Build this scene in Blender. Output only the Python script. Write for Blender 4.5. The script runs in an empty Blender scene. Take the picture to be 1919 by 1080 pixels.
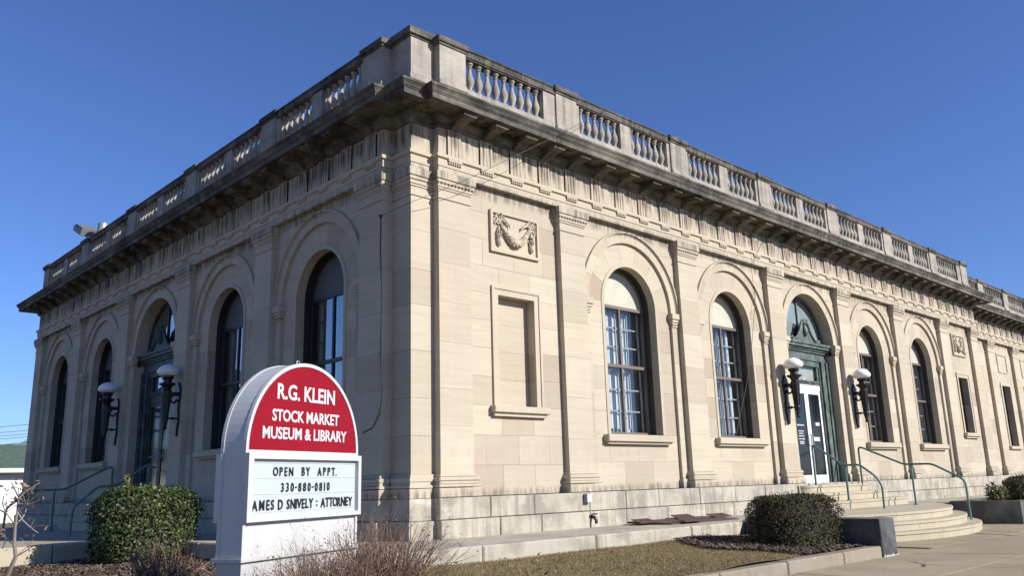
import bpy, math, random
import numpy as np
from mathutils import Matrix, Vector
R_ = math.radians
PI = math.pi
random.seed(11)
rng = np.random.default_rng(7)
scene = bpy.context.scene
COL = scene.collection

# ------------------------------------------------------------------ camera
CAM = Vector((-7.163, -9.711, 0.164))
yaw, pitch, roll, FPX = R_(43.803), R_(13.188), R_(-1.6085), 1571.3
fw = Vector((math.sin(yaw)*math.cos(pitch), math.cos(yaw)*math.cos(pitch), math.sin(pitch)))
rt0 = Vector((math.cos(yaw), -math.sin(yaw), 0)); up0 = rt0.cross(fw)
rt = rt0*math.cos(roll)+up0*math.sin(roll); up = -rt0*math.sin(roll)+up0*math.cos(roll)
cd = bpy.data.cameras.new('camera'); cam = bpy.data.objects.new('camera', cd); COL.objects.link(cam)
cd.sensor_width = 36; cd.lens = 36*FPX/1919; cd.clip_start = .05; cd.clip_end = 3000
M = Matrix((rt, up, -fw)).transposed().to_4x4(); M.translation = CAM
cam.matrix_world = M
scene.camera = cam

# ------------------------------------------------------------------ light
SUN_AZ, SUN_EL = R_(157), R_(28.5)          # azimuth clockwise from +Y
world = bpy.data.worlds.new('World'); scene.world = world; world.use_nodes = True
wn = world.node_tree.nodes; bgn = wn['Background']
sky = wn.new('ShaderNodeTexSky'); sky.sky_type = 'NISHITA'; sky.sun_disc = False
sky.sun_elevation = SUN_EL; sky.sun_rotation = SUN_AZ
sky.altitude = 300; sky.air_density = 1.0; sky.dust_density = 0.25; sky.ozone_density = 3.0
hs_ = wn.new('ShaderNodeMix'); hs_.data_type = 'RGBA'; hs_.blend_type = 'MULTIPLY'; hs_.inputs[0].default_value = 1; hs_.inputs[7].default_value = (.83, 1.05, 1.60, 1)   # clear winter sky: deeper blue
world.node_tree.links.new(sky.outputs[0], hs_.inputs[6]); world.node_tree.links.new(hs_.outputs[2], bgn.inputs[0]); bgn.inputs[1].default_value = 0.0695
sl = bpy.data.lights.new('sun', 'SUN'); sl.energy = 5.0; sl.angle = R_(0.53); sl.color = (1, .975, .92)
sun = bpy.data.objects.new('sun', sl); COL.objects.link(sun)
sd = Vector((math.sin(SUN_AZ)*math.cos(SUN_EL), math.cos(SUN_AZ)*math.cos(SUN_EL), math.sin(SUN_EL)))
sun.rotation_euler = (-sd).to_track_quat('-Z', 'Y').to_euler(); sun.location = (0, -20, 30)
scene.view_settings.view_transform = 'Standard'; scene.view_settings.look = 'None'
scene.view_settings.gamma = 1; scene.view_settings.exposure = 0.43
scene.render.engine = 'CYCLES'
scene.cycles.use_denoising = True; scene.cycles.max_bounces = 7; scene.cycles.diffuse_bounces = 2
scene.cycles.glossy_bounces = 3; scene.cycles.transmission_bounces = 4; scene.cycles.transparent_max_bounces = 12
scene.cycles.caustics_reflective = False; scene.cycles.caustics_refractive = False

# ------------------------------------------------------------------ pixel helpers (photo px -> direction)
def ray(u, v): return fw + rt*((u-960)/FPX) + up*((540-v)/FPX)
def on_y(u, v, y): d = ray(u, v); return CAM + d*((y-CAM.y)/d.y)
def on_x(u, v, x): d = ray(u, v); return CAM + d*((x-CAM.x)/d.x)
def on_z(u, v, z): d = ray(u, v); return CAM + d*((z-CAM.z)/d.z)

# ------------------------------------------------------------------ materials
MATS = {}
class NT:
    def __init__(s, name):
        m = bpy.data.materials.new(name); m.use_nodes = True; s.m = m; s.t = m.node_tree; s.n = s.t.nodes
        s.b = s.n['Principled BSDF']; MATS[name] = m; s.pos = None
    def new(s, typ, **kw):
        n = s.n.new(typ)
        for k, v in kw.items(): setattr(n, k, v)
        return n
    def link(s, a, b): s.t.links.new(a, b)
    def position(s, scale=(1, 1, 1), rot=(0, 0, 0)):
        g = s.new('ShaderNodeNewGeometry'); mp = s.new('ShaderNodeMapping')
        mp.inputs['Scale'].default_value = scale; mp.inputs['Rotation'].default_value = rot
        s.link(g.outputs['Position'], mp.inputs['Vector']); return mp.outputs[0]
    def noise(s, scale, detail=4, rough=.55, vscale=(1, 1, 1), rot=(0, 0, 0), dist=0):
        n = s.new('ShaderNodeTexNoise'); n.inputs['Scale'].default_value = scale
        n.inputs['Detail'].default_value = detail; n.inputs['Roughness'].default_value = rough
        n.inputs['Distortion'].default_value = dist
        s.link(s.position(vscale, rot), n.inputs['Vector']); return n.outputs['Fac']
    def ramp(s, fac, stops):
        r = s.new('ShaderNodeValToRGB'); e = r.color_ramp.elements
        while len(e) < len(stops): e.new(.5)
        for i, (p, c) in enumerate(stops):
            e[i].position = p; e[i].color = (c, c, c, 1) if isinstance(c, (int, float)) else (*c, 1)
        s.link(fac, r.inputs[0]); return r.outputs[0]
    def mix(s, fac, a, b, mode='MIX'):
        m = s.new('ShaderNodeMix', data_type='RGBA', blend_type=mode)
        for sock, val in ((m.inputs[0], fac), (m.inputs[6], a), (m.inputs[7], b)):
            if hasattr(val, 'is_output') or hasattr(val, 'links'): s.link(val, sock)
            elif isinstance(val, (tuple, list)): sock.default_value = (*val, 1)
            else: sock.default_value = val
        return m.outputs[2]
    def math(s, op, a, b=0.0):
        m = s.new('ShaderNodeMath', operation=op)
        for i, val in enumerate((a, b)):
            if hasattr(val, 'links'): s.link(val, m.inputs[i])
            else: m.inputs[i].default_value = val
        return m.outputs[0]
    def attr(s, name='tone'):
        a = s.new('ShaderNodeAttribute'); a.attribute_name = name; return a.outputs['Fac']
    def z(s):
        g = s.new('ShaderNodeNewGeometry'); x = s.new('ShaderNodeSeparateXYZ'); s.link(g.outputs['Position'], x.inputs[0]); return x.outputs[2]
    def col(s, c):
        if hasattr(c, 'links'): s.link(c, s.b.inputs['Base Color'])
        else: s.b.inputs['Base Color'].default_value = (*c, 1)
        return s
    def bump(s, h, strength=.3, dist=.01):
        b = s.new('ShaderNodeBump'); b.inputs['Strength'].default_value = strength; b.inputs['Distance'].default_value = dist
        s.link(h, b.inputs['Height']); s.link(b.outputs[0], s.b.inputs['Normal']); return s
    def rough(s, r, metal=0, spec=None):
        s.b.inputs['Roughness'].default_value = r; s.b.inputs['Metallic'].default_value = metal
        if spec is not None: s.b.inputs['Specular IOR Level'].default_value = spec
        return s

def stone_mat(name, light, dark, grime=(.06, .055, .05), streak=0.0, blotch=0.0, bedding=.5, crust=0.0, slo=.46, bands=()):
    t = NT(name)
    bed = t.noise(1.0, 6, .6, (.9, .9, 13), (R_(4), R_(-3), 0), .6)
    fine = t.noise(55, 3, .6)
    c = t.mix(t.attr('tone'), light, dark)
    c = t.mix(t.ramp(bed, ((.36, 0), (.66, bedding))), c, tuple(x*.84 for x in dark))
    c = t.mix(t.ramp(t.noise(.55, 3), ((.42, 0), (.70, .5))), c, (light[0]*.74, light[1]*.76, light[2]*.79))
    c = t.mix(t.ramp(fine, ((.3, .10), (.6, 0))), c, tuple(x*.55 for x in dark))
    if streak:
        st = t.ramp(t.noise(1.0, 5, .62, (9, 9, .55)), ((slo, 0), (slo+.14, 1)))
        ar = t.ramp(t.noise(.75, 2, .5), ((.40, 0.15), (.6, 1)))
        c = t.mix(t.math('MULTIPLY', t.math('MULTIPLY', st, ar), streak), c, grime)
    for zm, hw_, amt, gc in bands:      # run-off and splash stains: ragged streaks in a height band
        zn = t.math('ADD', t.z(), t.math('MULTIPLY', t.math('SUBTRACT', t.noise(1.0, 4, .6, (5, 5, 1.2)), .5), hw_*1.6))
        mk = t.math('SUBTRACT', 1.0, t.math('DIVIDE', t.math('ABSOLUTE', t.math('SUBTRACT', zn, zm)), hw_))
        mk = t.ramp(mk, ((0, 0), (.7, 1)))
        st2 = t.ramp(t.noise(1.0, 5, .62, (11, 11, .5), (0, 0, .4)), ((.40, 0), (.60, 1)))
        c = t.mix(t.math('MULTIPLY', t.math('MULTIPLY', mk, st2), amt), c, gc)
    if blotch:
        bl = t.ramp(t.noise(2.2, 6, .68), ((.47, 0), (.62, 1)))
        c = t.mix(t.math('MULTIPLY', bl, blotch), c, tuple(x*2.2 for x in grime))
        wl = t.ramp(t.noise(3.6, 6, .7, (1, 1, 1.3), (1, 2, 0)), ((.58, 0), (.68, 1)))
        c = t.mix(t.math('MULTIPLY', wl, blotch*.55), c, (.62, .58, .5))
    if crust:
        cr = t.ramp(t.noise(1.3, 6, .66, (1.2, 1.2, 3)), ((.36, 0), (.66, 1)))
        c = t.mix(t.math('MULTIPLY', cr, crust), c, grime)
    t.col(c); t.rough(.88, 0, .25)
    t.bump(t.math('ADD', t.math('MULTIPLY', bed, .6), t.math('MULTIPLY', fine, .5)), .22, .006)
    return t.m

LIGHT, TAN = (.535, .46, .345), (.38, .302, .22)
STAINS = ((4.93, .16, .75, (.10, .09, .075)), (.02, .12, .75, (.13, .11, .085)), (.66, .16, .20, (.30, .265, .22)))
stone_mat('ashlar', LIGHT, TAN, bedding=.28, bands=STAINS, streak=.03)
stone_mat('smooth_stone', (.505, .43, .322), (.455, .38, .285), bedding=.18, streak=.10, bands=STAINS[:2])
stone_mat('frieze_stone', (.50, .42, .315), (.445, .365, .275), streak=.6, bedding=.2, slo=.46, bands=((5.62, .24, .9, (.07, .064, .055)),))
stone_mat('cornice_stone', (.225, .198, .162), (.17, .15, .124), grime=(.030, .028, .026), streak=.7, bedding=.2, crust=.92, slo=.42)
stone_mat('parapet_stone', (.45, .40, .33), (.38, .335, .275), grime=(.09, .083, .075), streak=.55, bedding=.2, crust=.45)
stone_mat('plinth_stone', (.49, .435, .34), (.41, .365, .29), grime=(.11, .10, .08), streak=.5, blotch=.75, bedding=.2)
stone_mat('step_stone', (.48, .415, .295), (.43, .365, .255), grime=(.14, .125, .10), streak=.15, blotch=.25, bedding=.2)
stone_mat('kerb_stone', (.30, .245, .175), (.26, .21, .15), grime=(.12, .11, .095), streak=.3, blotch=.45, bedding=.2)

def paint(name, c, r=.5, metal=0, var=.12, spec=None, sc=3):
    t = NT(name); n = t.noise(sc, 5, .65)
    t.col(t.mix(t.ramp(n, ((.35, 0), (.7, 1))), c, tuple(x*(1-var*2) for x in c))); t.rough(r, metal, spec)
    t.bump(t.noise(40, 2), .06, .003); return t.m
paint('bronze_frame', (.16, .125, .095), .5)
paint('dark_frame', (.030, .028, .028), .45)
paint('muntin_paint', (.42, .43, .43), .6)
paint('cream_board', (.47, .45, .36), .6, var=.06)
paint('shaded_board', (.10, .105, .11), .6, var=.1)  # unlit copy of the pale boards, shade put into the colour
paint('white_paint', (.78, .78, .76), .38, var=.03)
t = NT('sign_white')
c = t.mix(t.ramp(t.noise(1.0, 5, .65, (14, 14, .7)), ((.50, 0), (.72, .22))), (.505, .495, .48), (.27, .25, .225))
c = t.mix(t.ramp(t.math('ADD', t.z(), t.math('MULTIPLY', t.noise(7, 5, .7), .25)), ((0, 0), (1, 0))), c, (.2, .17, .13))
zl_ = t.math('MULTIPLY', t.math('ADD', t.math('MULTIPLY', t.z(), -1.0), t.math('MULTIPLY', t.noise(6, 5, .7), .5)), 1.0)
c = t.mix(t.ramp(zl_, ((.55, 0), (1.0, .55))), c, (.25, .21, .17)); t.col(c); t.rough(.4)
t.bump(t.noise(2.2, 2), .10, .02)
paint('sign_red', (.245, .005, .014), .45, var=.06, spec=.15)
paint('sign_panel', (.44, .485, .475), .25, var=.03)
paint('sign_letter', (.012, .012, .014), .5)
paint('lettering_white', (.56, .56, .56), .4, var=.01)
paint('black_iron', (.012, .012, .013), .42, var=.2)
paint('rail_green', (.085, .20, .165), .5, var=.15)
paint('steel_grey', (.33, .33, .33), .45, .3)
paint('rust_plate', (.085, .042, .032), .75, var=.3, sc=9)
paint('shadow_lining', (.022, .018, .015), .6)  # dark jamb lining, the frame's deep shadow put into its colour
paint('fixture_grey', (.17, .17, .175), .5)
paint('tar_roof', (.08, .08, .08), .95)
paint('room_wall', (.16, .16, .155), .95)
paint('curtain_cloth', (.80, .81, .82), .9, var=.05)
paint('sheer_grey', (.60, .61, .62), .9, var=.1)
paint('door_black', (.012, .012, .013), .12, var=.1)
paint('sticker_blue', (.05, .22, .55), .4)
paint('cable_black', (.02, .018, .016), .6)
paint('siding_white', (.74, .75, .74), .7, var=.03)
paint('siding_grey', (.30, .32, .35), .7)
paint('snow', (.50, .50, .49), .9, var=.2, sc=30)

t = NT('verdigris')
n = t.noise(5, 6, .7); n2 = t.noise(1.6, 4, .6, (4, 4, .8))
c = t.mix(t.ramp(n, ((.40, 0), (.68, 1))), (.060, .078, .070), (.17, .225, .19))
c = t.mix(t.ramp(n2, ((.45, 0), (.65, .8))), c, (.035, .045, .042))
t.col(c); t.rough(.6, .15); t.bump(n, .3, .004)
t = NT('shaded_verdigris')  # verdigris for the unlit side door, shade put into the colour
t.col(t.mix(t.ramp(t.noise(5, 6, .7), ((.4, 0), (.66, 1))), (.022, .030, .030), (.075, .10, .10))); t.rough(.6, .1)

t = NT('granite_dark')
n = t.noise(160, 2, .6); cl = t.noise(2.4, 5, .6)
c = t.mix(t.ramp(n, ((.4, 0), (.62, 1))), (.022, .022, .022), (.075, .075, .075))
c = t.mix(t.ramp(cl, ((.40, 0), (.68, .75))), c, (.19, .19, .185)); t.col(c); t.rough(.38, 0, .5)

t = NT('globe_glass'); t.col((.82, .81, .78)); t.rough(.35); t.b.inputs['Subsurface Weight'].default_value = .25
t.b.inputs['Subsurface Radius'].default_value = (.03, .03, .03)

def glass(name, refl, tint, base=.04):
    m = bpy.data.materials.new(name); m.use_nodes = True; MATS[name] = m; tr = m.node_tree; N = tr.nodes
    out = N['Material Output']; N.remove(N['Principled BSDF'])
    g = N.new('ShaderNodeBsdfGlossy'); g.inputs['Roughness'].default_value = .02; g.inputs['Color'].default_value = (.95, .97, 1, 1)
    tp = N.new('ShaderNodeBsdfTransparent'); tp.inputs['Color'].default_value = (*tint, 1)
    fr = N.new('ShaderNodeFresnel'); fr.inputs['IOR'].default_value = 1.5
    ma = N.new('ShaderNodeMath'); ma.operation = 'MULTIPLY_ADD'; ma.inputs[1].default_value = refl; ma.inputs[2].default_value = base; ma.use_clamp = True
    nz = N.new('ShaderNodeTexNoise'); nz.inputs['Scale'].default_value = 1.6; nz.inputs['Detail'].default_value = 1
    geo = N.new('ShaderNodeNewGeometry'); tr.links.new(geo.outputs['Position'], nz.inputs['Vector'])
    bp = N.new('ShaderNodeBump'); bp.inputs['Strength'].default_value = .05; bp.inputs['Distance'].default_value = .04
    tr.links.new(nz.outputs['Fac'], bp.inputs['Height']); tr.links.new(bp.outputs[0], g.inputs['Normal'])
    mx = N.new('ShaderNodeMixShader'); tr.links.new(fr.outputs[0], ma.inputs[0]); tr.links.new(ma.outputs[0], mx.inputs[0])
    tr.links.new(tp.outputs[0], mx.inputs[1]); tr.links.new(g.outputs[0], mx.inputs[2]); tr.links.new(mx.outputs[0], out.inputs['Surface'])
glass('window_glass', 1.15, (.86, .89, .91), .01)
glass('side_glass', 2.2, (.80, .85, .90), .12)

t = NT('concrete')
n = t.noise(70, 4, .7); n2 = t.noise(1.1, 6, .65); n3 = t.noise(8, 5, .7)
c = t.mix(t.attr('tone'), (.42, .335, .215), (.36, .29, .185))
c = t.mix(t.ramp(n2, ((.38, 0), (.68, .7))), c, (.27, .22, .155))
c = t.mix(t.ramp(n, ((.36, .75), (.52, 0))), c, (.10, .09, .072))
c = t.mix(t.ramp(n, ((.60, 0), (.72, .6))), c, (.45, .42, .36))
v = t.new('ShaderNodeTexVoronoi', feature='DISTANCE_TO_EDGE'); v.inputs['Scale'].default_value = .33
wp = t.new('ShaderNodeMix', data_type='VECTOR'); wp.inputs[0].default_value = .12
pp = t.position(); nn = t.new('ShaderNodeTexNoise'); nn.inputs['Scale'].default_value = 2.5; nn.inputs['Detail'].default_value = 6; t.link(pp, nn.inputs['Vector'])
t.link(pp, wp.inputs[4]); t.link(nn.outputs['Color'], wp.inputs[5]); t.link(wp.outputs[1], v.inputs['Vector'])
crk = t.ramp(v.outputs['Distance'], ((0, 1), (.012, 0)))
crk = t.math('MULTIPLY', crk, t.ramp(t.noise(.7, 3), ((.48, 0), (.56, 1))))
c = t.mix(crk, c, (.035, .03, .025)); t.col(c); t.rough(.92, 0, .2)
t.bump(t.math('SUBTRACT', t.math('ADD', n, n3), crk), .45, .008)

t = NT('terrace_slab')
n = t.noise(1.3, 6, .66); c = t.mix(t.ramp(n, ((.36, 0), (.62, 1))), (.46, .41, .32), (.33, .29, .235))
c = t.mix(t.ramp(t.noise(.9, 4, .6, (1, 1, 1), (0, 0, 1)), ((.56, 0), (.68, .7))), c, (.47, .33, .16))
c = t.mix(t.ramp(t.noise(60, 3), ((.35, .5), (.5, 0))), c, (.2, .18, .15)); t.col(c); t.rough(.9, 0, .2); t.bump(t.noise(30, 4), .3, .006)

def soil(name, cols, sc=14):
    t = NT(name); n = t.noise(sc, 6, .75); n2 = t.noise(1.2, 4, .6)
    c = t.mix(t.ramp(n, ((.35, 0), (.65, 1))), cols[0], cols[1]); c = t.mix(t.ramp(n2, ((.4, 0), (.7, .8))), c, cols[2])
    t.col(c); t.rough(.97, 0, .1); t.bump(n, .8, .03)
soil('mulch', ((.09, .062, .044), (.17, .125, .09), (.12, .086, .062)))
soil('lawn_soil', ((.14, .115, .055), (.21, .17, .085), (.12, .115, .05)))
soil('far_ground', ((.12, .085, .06), (.20, .15, .11), (.14, .12, .07)), 6)

def leafy(name, c1, c2, c3, r=.5, trans=.25):
    t = NT(name); a = t.attr('tone')
    c = t.ramp(a, ((0, c1), (.5, c2), (1, c3))); t.col(c); t.rough(r, 0, .4)
    if trans:
        tl = t.new('ShaderNodeBsdfTranslucent'); t.link(c, tl.inputs['Color'])
        mx = t.new('ShaderNodeMixShader'); mx.inputs[0].default_value = trans
        t.link(t.b.outputs[0], mx.inputs[1]); t.link(tl.outputs[0], mx.inputs[2]); t.link(mx.outputs[0], t.n['Material Output'].inputs['Surface'])
leafy('box_leaf', (.022, .040, .012), (.060, .085, .026), (.19, .20, .060), .5)
leafy('yew_leaf', (.018, .017, .005), (.042, .035, .010), (.10, .072, .022), .7, .1)
leafy('plant_leaf', (.06, .085, .03), (.12, .13, .05), (.26, .21, .09), .45)
leafy('dead_leaf', (.10, .045, .028), (.20, .11, .07), (.34, .24, .17), .8)
leafy('twig', (.085, .045, .032), (.18, .105, .072), (.30, .20, .145), .9, 0)
leafy('pale_bark', (.14, .115, .095), (.20, .165, .14), (.27, .23, .20), .9, 0)
leafy('grass_blade', (.16, .12, .048), (.29, .225, .108), (.47, .375, .22), .8, .25)
leafy('mulch_chip', (.055, .036, .025), (.125, .085, .06), (.27, .20, .145), .95, 0)
t = NT('green_roof'); t.col(t.mix(t.ramp(t.noise(4, 4), ((.4, 0), (.6, 1))), (.055, .085, .06), (.075, .11, .08))); t.rough(.9)

# ------------------------------------------------------------------ mesh builder
WORLD = {}
ID = Matrix.Identity(4)
class MB:
    def __init__(s): s.v = []; s.f = []; s.t = []
    def add(s, vs, fs, tone=.3):
        o = len(s.v); s.v += [tuple(p) for p in vs]; s.f += [tuple(i+o for i in f) for f in fs]; s.t += [tone]*len(vs); return s
    def box(s, x0, x1, y0, y1, z0, z1, tone=.3):
        return s.add([(x, y, z) for z in (z0, z1) for y in (y0, y1) for x in (x0, x1)],
                     [(0, 2, 3, 1), (4, 5, 7, 6), (0, 1, 5, 4), (2, 6, 7, 3), (0, 4, 6, 2), (1, 3, 7, 5)], tone)
    def chbox(s, x0, x1, y0, y1, z0, z1, c=.01, tone=.3):
        # box whose front (y0) face is chamfered
        v = [(x0, y0+c, z0), (x1, y0+c, z0), (x1, y0+c, z1), (x0, y0+c, z1), (x0+c, y0, z0+c), (x1-c, y0, z0+c), (x1-c, y0, z1-c), (x0+c, y0, z1-c),
             (x0, y1, z0), (x1, y1, z0), (x1, y1, z1), (x0, y1, z1)]
        return s.add(v, [(4, 5, 6, 7), (0, 1, 5, 4), (1, 2, 6, 5), (2, 3, 7, 6), (3, 0, 4, 7), (0, 8, 9, 1), (1, 9, 10, 2), (2, 10, 11, 3), (3, 11, 8, 0), (8, 11, 10, 9)], tone)
    def prism(s, poly, y0, y1, tone=.3):
        # poly: (x, z) counter-clockwise seen from -y ; extruded from y0 (front) to y1
        n = len(poly); v = [(a, y0, z) for a, z in poly]+[(a, y1, z) for a, z in poly]
        f = [tuple(range(n)), tuple(range(2*n-1, n-1, -1))]+[(i, i+n, (i+1) % n+n, (i+1) % n) for i in range(n)]
        return s.add(v, f, tone)
    def zprism(s, poly, z0, z1, tone=.3):
        n = len(poly); v = [(a, b, z0) for a, b in poly]+[(a, b, z1) for a, b in poly]
        f = [tuple(range(n-1, -1, -1)), tuple(range(n, 2*n))]+[(i, (i+1) % n, (i+1) % n+n, i+n) for i in range(n)]
        return s.add(v, f, tone)
    def lathe(s, prof, c=(0, 0, 0), n=12, tone=.3, sy=1):
        v = []; f = []; m = len(prof)
        for j in range(n):
            a = 2*PI*j/n
            for r, z in prof: v.append((c[0]+r*math.cos(a), c[1]+r*math.sin(a)*sy, c[2]+z))
        for j in range(n):
            k = (j+1) % n
            for i in range(m-1): f.append((j*m+i, k*m+i, k*m+i+1, j*m+i+1))
        f.append(tuple(j*m for j in range(n-1, -1, -1))); f.append(tuple(j*m+m-1 for j in range(n)))
        return s.add(v, f, tone)
    def tube(s, pts, r, n=6, tone=.3, cap=True):
        pts = [Vector(p) for p in pts]; m = len(pts); rs = r if isinstance(r, (list, tuple)) else [r]*m
        v = []; f = []; prev = None
        for i, p in enumerate(pts):
            d = (pts[min(i+1, m-1)]-pts[max(i-1, 0)])
            d = d.normalized() if d.length > 1e-9 else Vector((0, 0, 1))
            if prev is None:
                prev = d.cross(Vector((0, 0, 1)) if abs(d.z) < .9 else Vector((1, 0, 0))).normalized()
            else:
                q = prev-d*prev.dot(d); prev = q.normalized() if q.length > 1e-6 else prev
            w = d.cross(prev)
            for j in range(n):
                a = 2*PI*j/n; v.append(p+(prev*math.cos(a)+w*math.sin(a))*rs[i])
        for i in range(m-1):
            for j in range(n):
                k = (j+1) % n; f.append((i*n+j, i*n+k, (i+1)*n+k, (i+1)*n+j))
        if cap: f.append(tuple(range(n-1, -1, -1))); f.append(tuple((m-1)*n+j for j in range(n)))
        return s.add(v, f, tone)
    def ball(s, c, r, n=8, sz=1, tone=.3):
        m = n//2+1
        return s.lathe([(r*max(.02, math.sin(PI*i/m)), -r*sz*math.cos(PI*i/m)) for i in range(m+1)], c, n, tone)
    def sweep(s, path, prof, tone=.3):
        # path: plan polyline, outward = right-hand side; prof: (offset, z), bottom to top
        n = len(path); lines = []
        for i in range(n-1):
            d = Vector((path[i+1][0]-path[i][0], path[i+1][1]-path[i][1])).normalized()
            lines.append((Vector(path[i]), d, Vector((d.y, -d.x))))
        def pt(i, off):
            if i == 0: p, d, nn = lines[0]; return p+nn*off
            if i == n-1: p, d, nn = lines[-1]; return Vector(path[-1])+nn*off
            (p1, d1, n1), (p2, d2, n2) = lines[i-1], lines[i]
            a, b = p1+n1*off, p2+n2*off; den = d1.x*d2.y-d1.y*d2.x
            if abs(den) < 1e-9: return b
            tt = ((b.x-a.x)*d2.y-(b.y-a.y)*d2.x)/den; return a+d1*tt
        m = len(prof); v = []
        for i in range(n):
            for off, z in prof: q = pt(i, off); v.append((q.x, q.y, z))
        f = [(i*m+j, (i+1)*m+j, (i+1)*m+j+1, i*m+j+1) for i in range(n-1) for j in range(m-1)]
        f.append(tuple(range(m-1, -1, -1))); f.append(tuple((n-1)*m+j for j in range(m)))
        return s.add(v, f, tone)
    def mesh(s, name, mat, smooth=False):
        me = bpy.data.meshes.new(name); me.from_pydata(s.v, [], s.f)
        a = me.attributes.new('tone', 'FLOAT', 'POINT'); a.data.foreach_set('value', np.array(s.t, dtype=np.float32))
        me.materials.append(MATS[mat])
        if smooth:
            me.polygons.foreach_set('use_smooth', [True]*len(me.polygons))
            me.set_sharp_from_angle(angle=R_(38))
        me.update(); return me

def link(name, data, parent=None, world=ID):
    o = bpy.data.objects.new(name, data); COL.objects.link(o)
    if parent is not None:
        o.parent = parent; o.matrix_parent_inverse = WORLD[parent].inverted()
    o.matrix_basis = world; WORLD[o] = world.copy(); return o
def part(name, mb, mat, parent, world=ID, smooth=False, label=None, kind=None):
    o = link(name, mb.mesh(name, mat, smooth), parent, world)
    if label: o['label'] = label
    if kind: o['kind'] = kind
    return o
def inst(name, me, parent, world): return link(name, me, parent, world)
def tag(o, label, cat, group=None):
    o['label'] = label; o['category'] = cat
    if group: o['group'] = group
    return o
def thing(name, label, cat, loc, group=None, rotz=0):
    o = bpy.data.objects.new(name, None); COL.objects.link(o); o.empty_display_size = .3
    w = Matrix.Translation(loc) @ Matrix.Rotation(rotz, 4, 'Z'); o.matrix_basis = w; WORLD[o] = w
    return tag(o, label, cat, group)
def struct(name, mb, mat, smooth=False):
    o = link(name, mb.mesh(name, mat, smooth)); o['kind'] = 'structure'; return o
def T(x, y, z): return Matrix.Translation((x, y, z))
def arcpts(c, zs, r, a0, a1, n): return [(c+r*math.cos(a0+(a1-a0)*i/n), zs+r*math.sin(a0+(a1-a0)*i/n)) for i in range(n+1)]
def ringseg(c, zs, r0, r1, a0, a1, n=4):
    return arcpts(c, zs, r1, a0, a1, n)+arcpts(c, zs, r0, a1, a0, n)

def np_mesh(name, verts, faces, tones, mat):
    # verts (N,3), faces (M,k) with equal k, tones (N,)
    me = bpy.data.meshes.new(name); k = faces.shape[1]
    me.vertices.add(len(verts)); me.vertices.foreach_set('co', verts.astype(np.float32).ravel())
    me.loops.add(faces.size); me.loops.foreach_set('vertex_index', faces.astype(np.int32).ravel())
    me.polygons.add(len(faces)); me.polygons.foreach_set('loop_start', np.arange(0, faces.size, k, dtype=np.int32))
    me.polygons.foreach_set('loop_total', np.full(len(faces), k, dtype=np.int32))
    a = me.attributes.new('tone', 'FLOAT', 'POINT'); a.data.foreach_set('value', tones.astype(np.float32))
    me.materials.append(MATS[mat]); me.update(calc_edges=True); me.validate(); return me

# ------------------------------------------------------------------ collected stones (largest 300 become objects, the rest one part)
STONES = []
def stone(mb, parent, world, mat='ashlar', name='stone'): STONES.append((mb, parent, world, mat, name))
def ashlar(a0, a1, z0, z1, b0, b1, course, blen, parent, world, seed=0, mat='ashlar', name='stone', gap=.0011, pr=.0011, zs=None):
    r = random.Random(seed)
    zs = zs or [z0+(z1-z0)*i/max(1, round((z1-z0)/course)) for i in range(max(1, round((z1-z0)/course))+1)]
    for i in range(len(zs)-1):
        n = max(1, round((a1-a0)/blen)); cuts = [a0+(a1-a0)*k/n for k in range(n+1)]
        if n > 1 and i % 2: cuts = [a0]+[(cuts[k]+cuts[k+1])/2 for k in range(n)]+[a1]
        for k in range(len(cuts)-1):
            c0, c1 = cuts[k]+gap, cuts[k+1]-gap
            if 0 < k: c0 += r.uniform(-.0, .0)
            p = r.uniform(-pr, pr); tn = min(1, max(0, r.gauss(.24, .2)+(.5 if r.random() < .18 else 0)))
            stone(MB().chbox(c0, c1, b0+p, b1, zs[i]+gap, zs[i+1]-gap, .0016, tn), parent, world, mat, name)
def flush_stones(building, limit):
    def score(e):
        mb, par, w, mat, nm = e
        P = np.array(mb.v); c = w @ Vector(P.mean(0)); d = c-CAM; zc = d.dot(fw)
        u, v = 960+FPX*d.dot(rt)/zc, 540-FPX*d.dot(up)/zc
        e0, e1 = P.min(0), P.max(0); area = (e1[0]-e0[0])*(e1[2]-e0[2])
        face = abs((w.to_3x3() @ Vector((0, -1, 0))).dot(d.normalized()))
        vis = 1 if (-40 < u < 1960 and -40 < v < 1120 and zc > 0) else .01
        return area*face/d.length**2*vis
    for nm in sorted(set(e[4] for e in STONES)):
        L = sorted([e for e in STONES if e[4] == nm], key=score, reverse=True)
        for mb, par, w, mat, n_ in L[:limit]: part(n_, mb, mat, par, w)
        rest = L[limit:]
        for mat in sorted(set(e[3] for e in rest)):
            J = MB()
            for mb, par, w, m2, n_ in rest:
                if m2 == mat: J.add([w @ Vector(p) for p in mb.v], mb.f, mb.t[0])
            part('remaining_'+nm+'s', J, mat, building, kind='stuff')

# ------------------------------------------------------------------ ground planes first (setting)
ZT = -.57          # terrace
ZG = -1.06         # pavement
g = MB(); g.add([(-900, -900, -1.13), (900, -900, -1.13), (900, 900, -1.13), (-900, 900, -1.13)], [(0, 1, 2, 3)]); struct('ground', g, 'far_ground')

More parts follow.
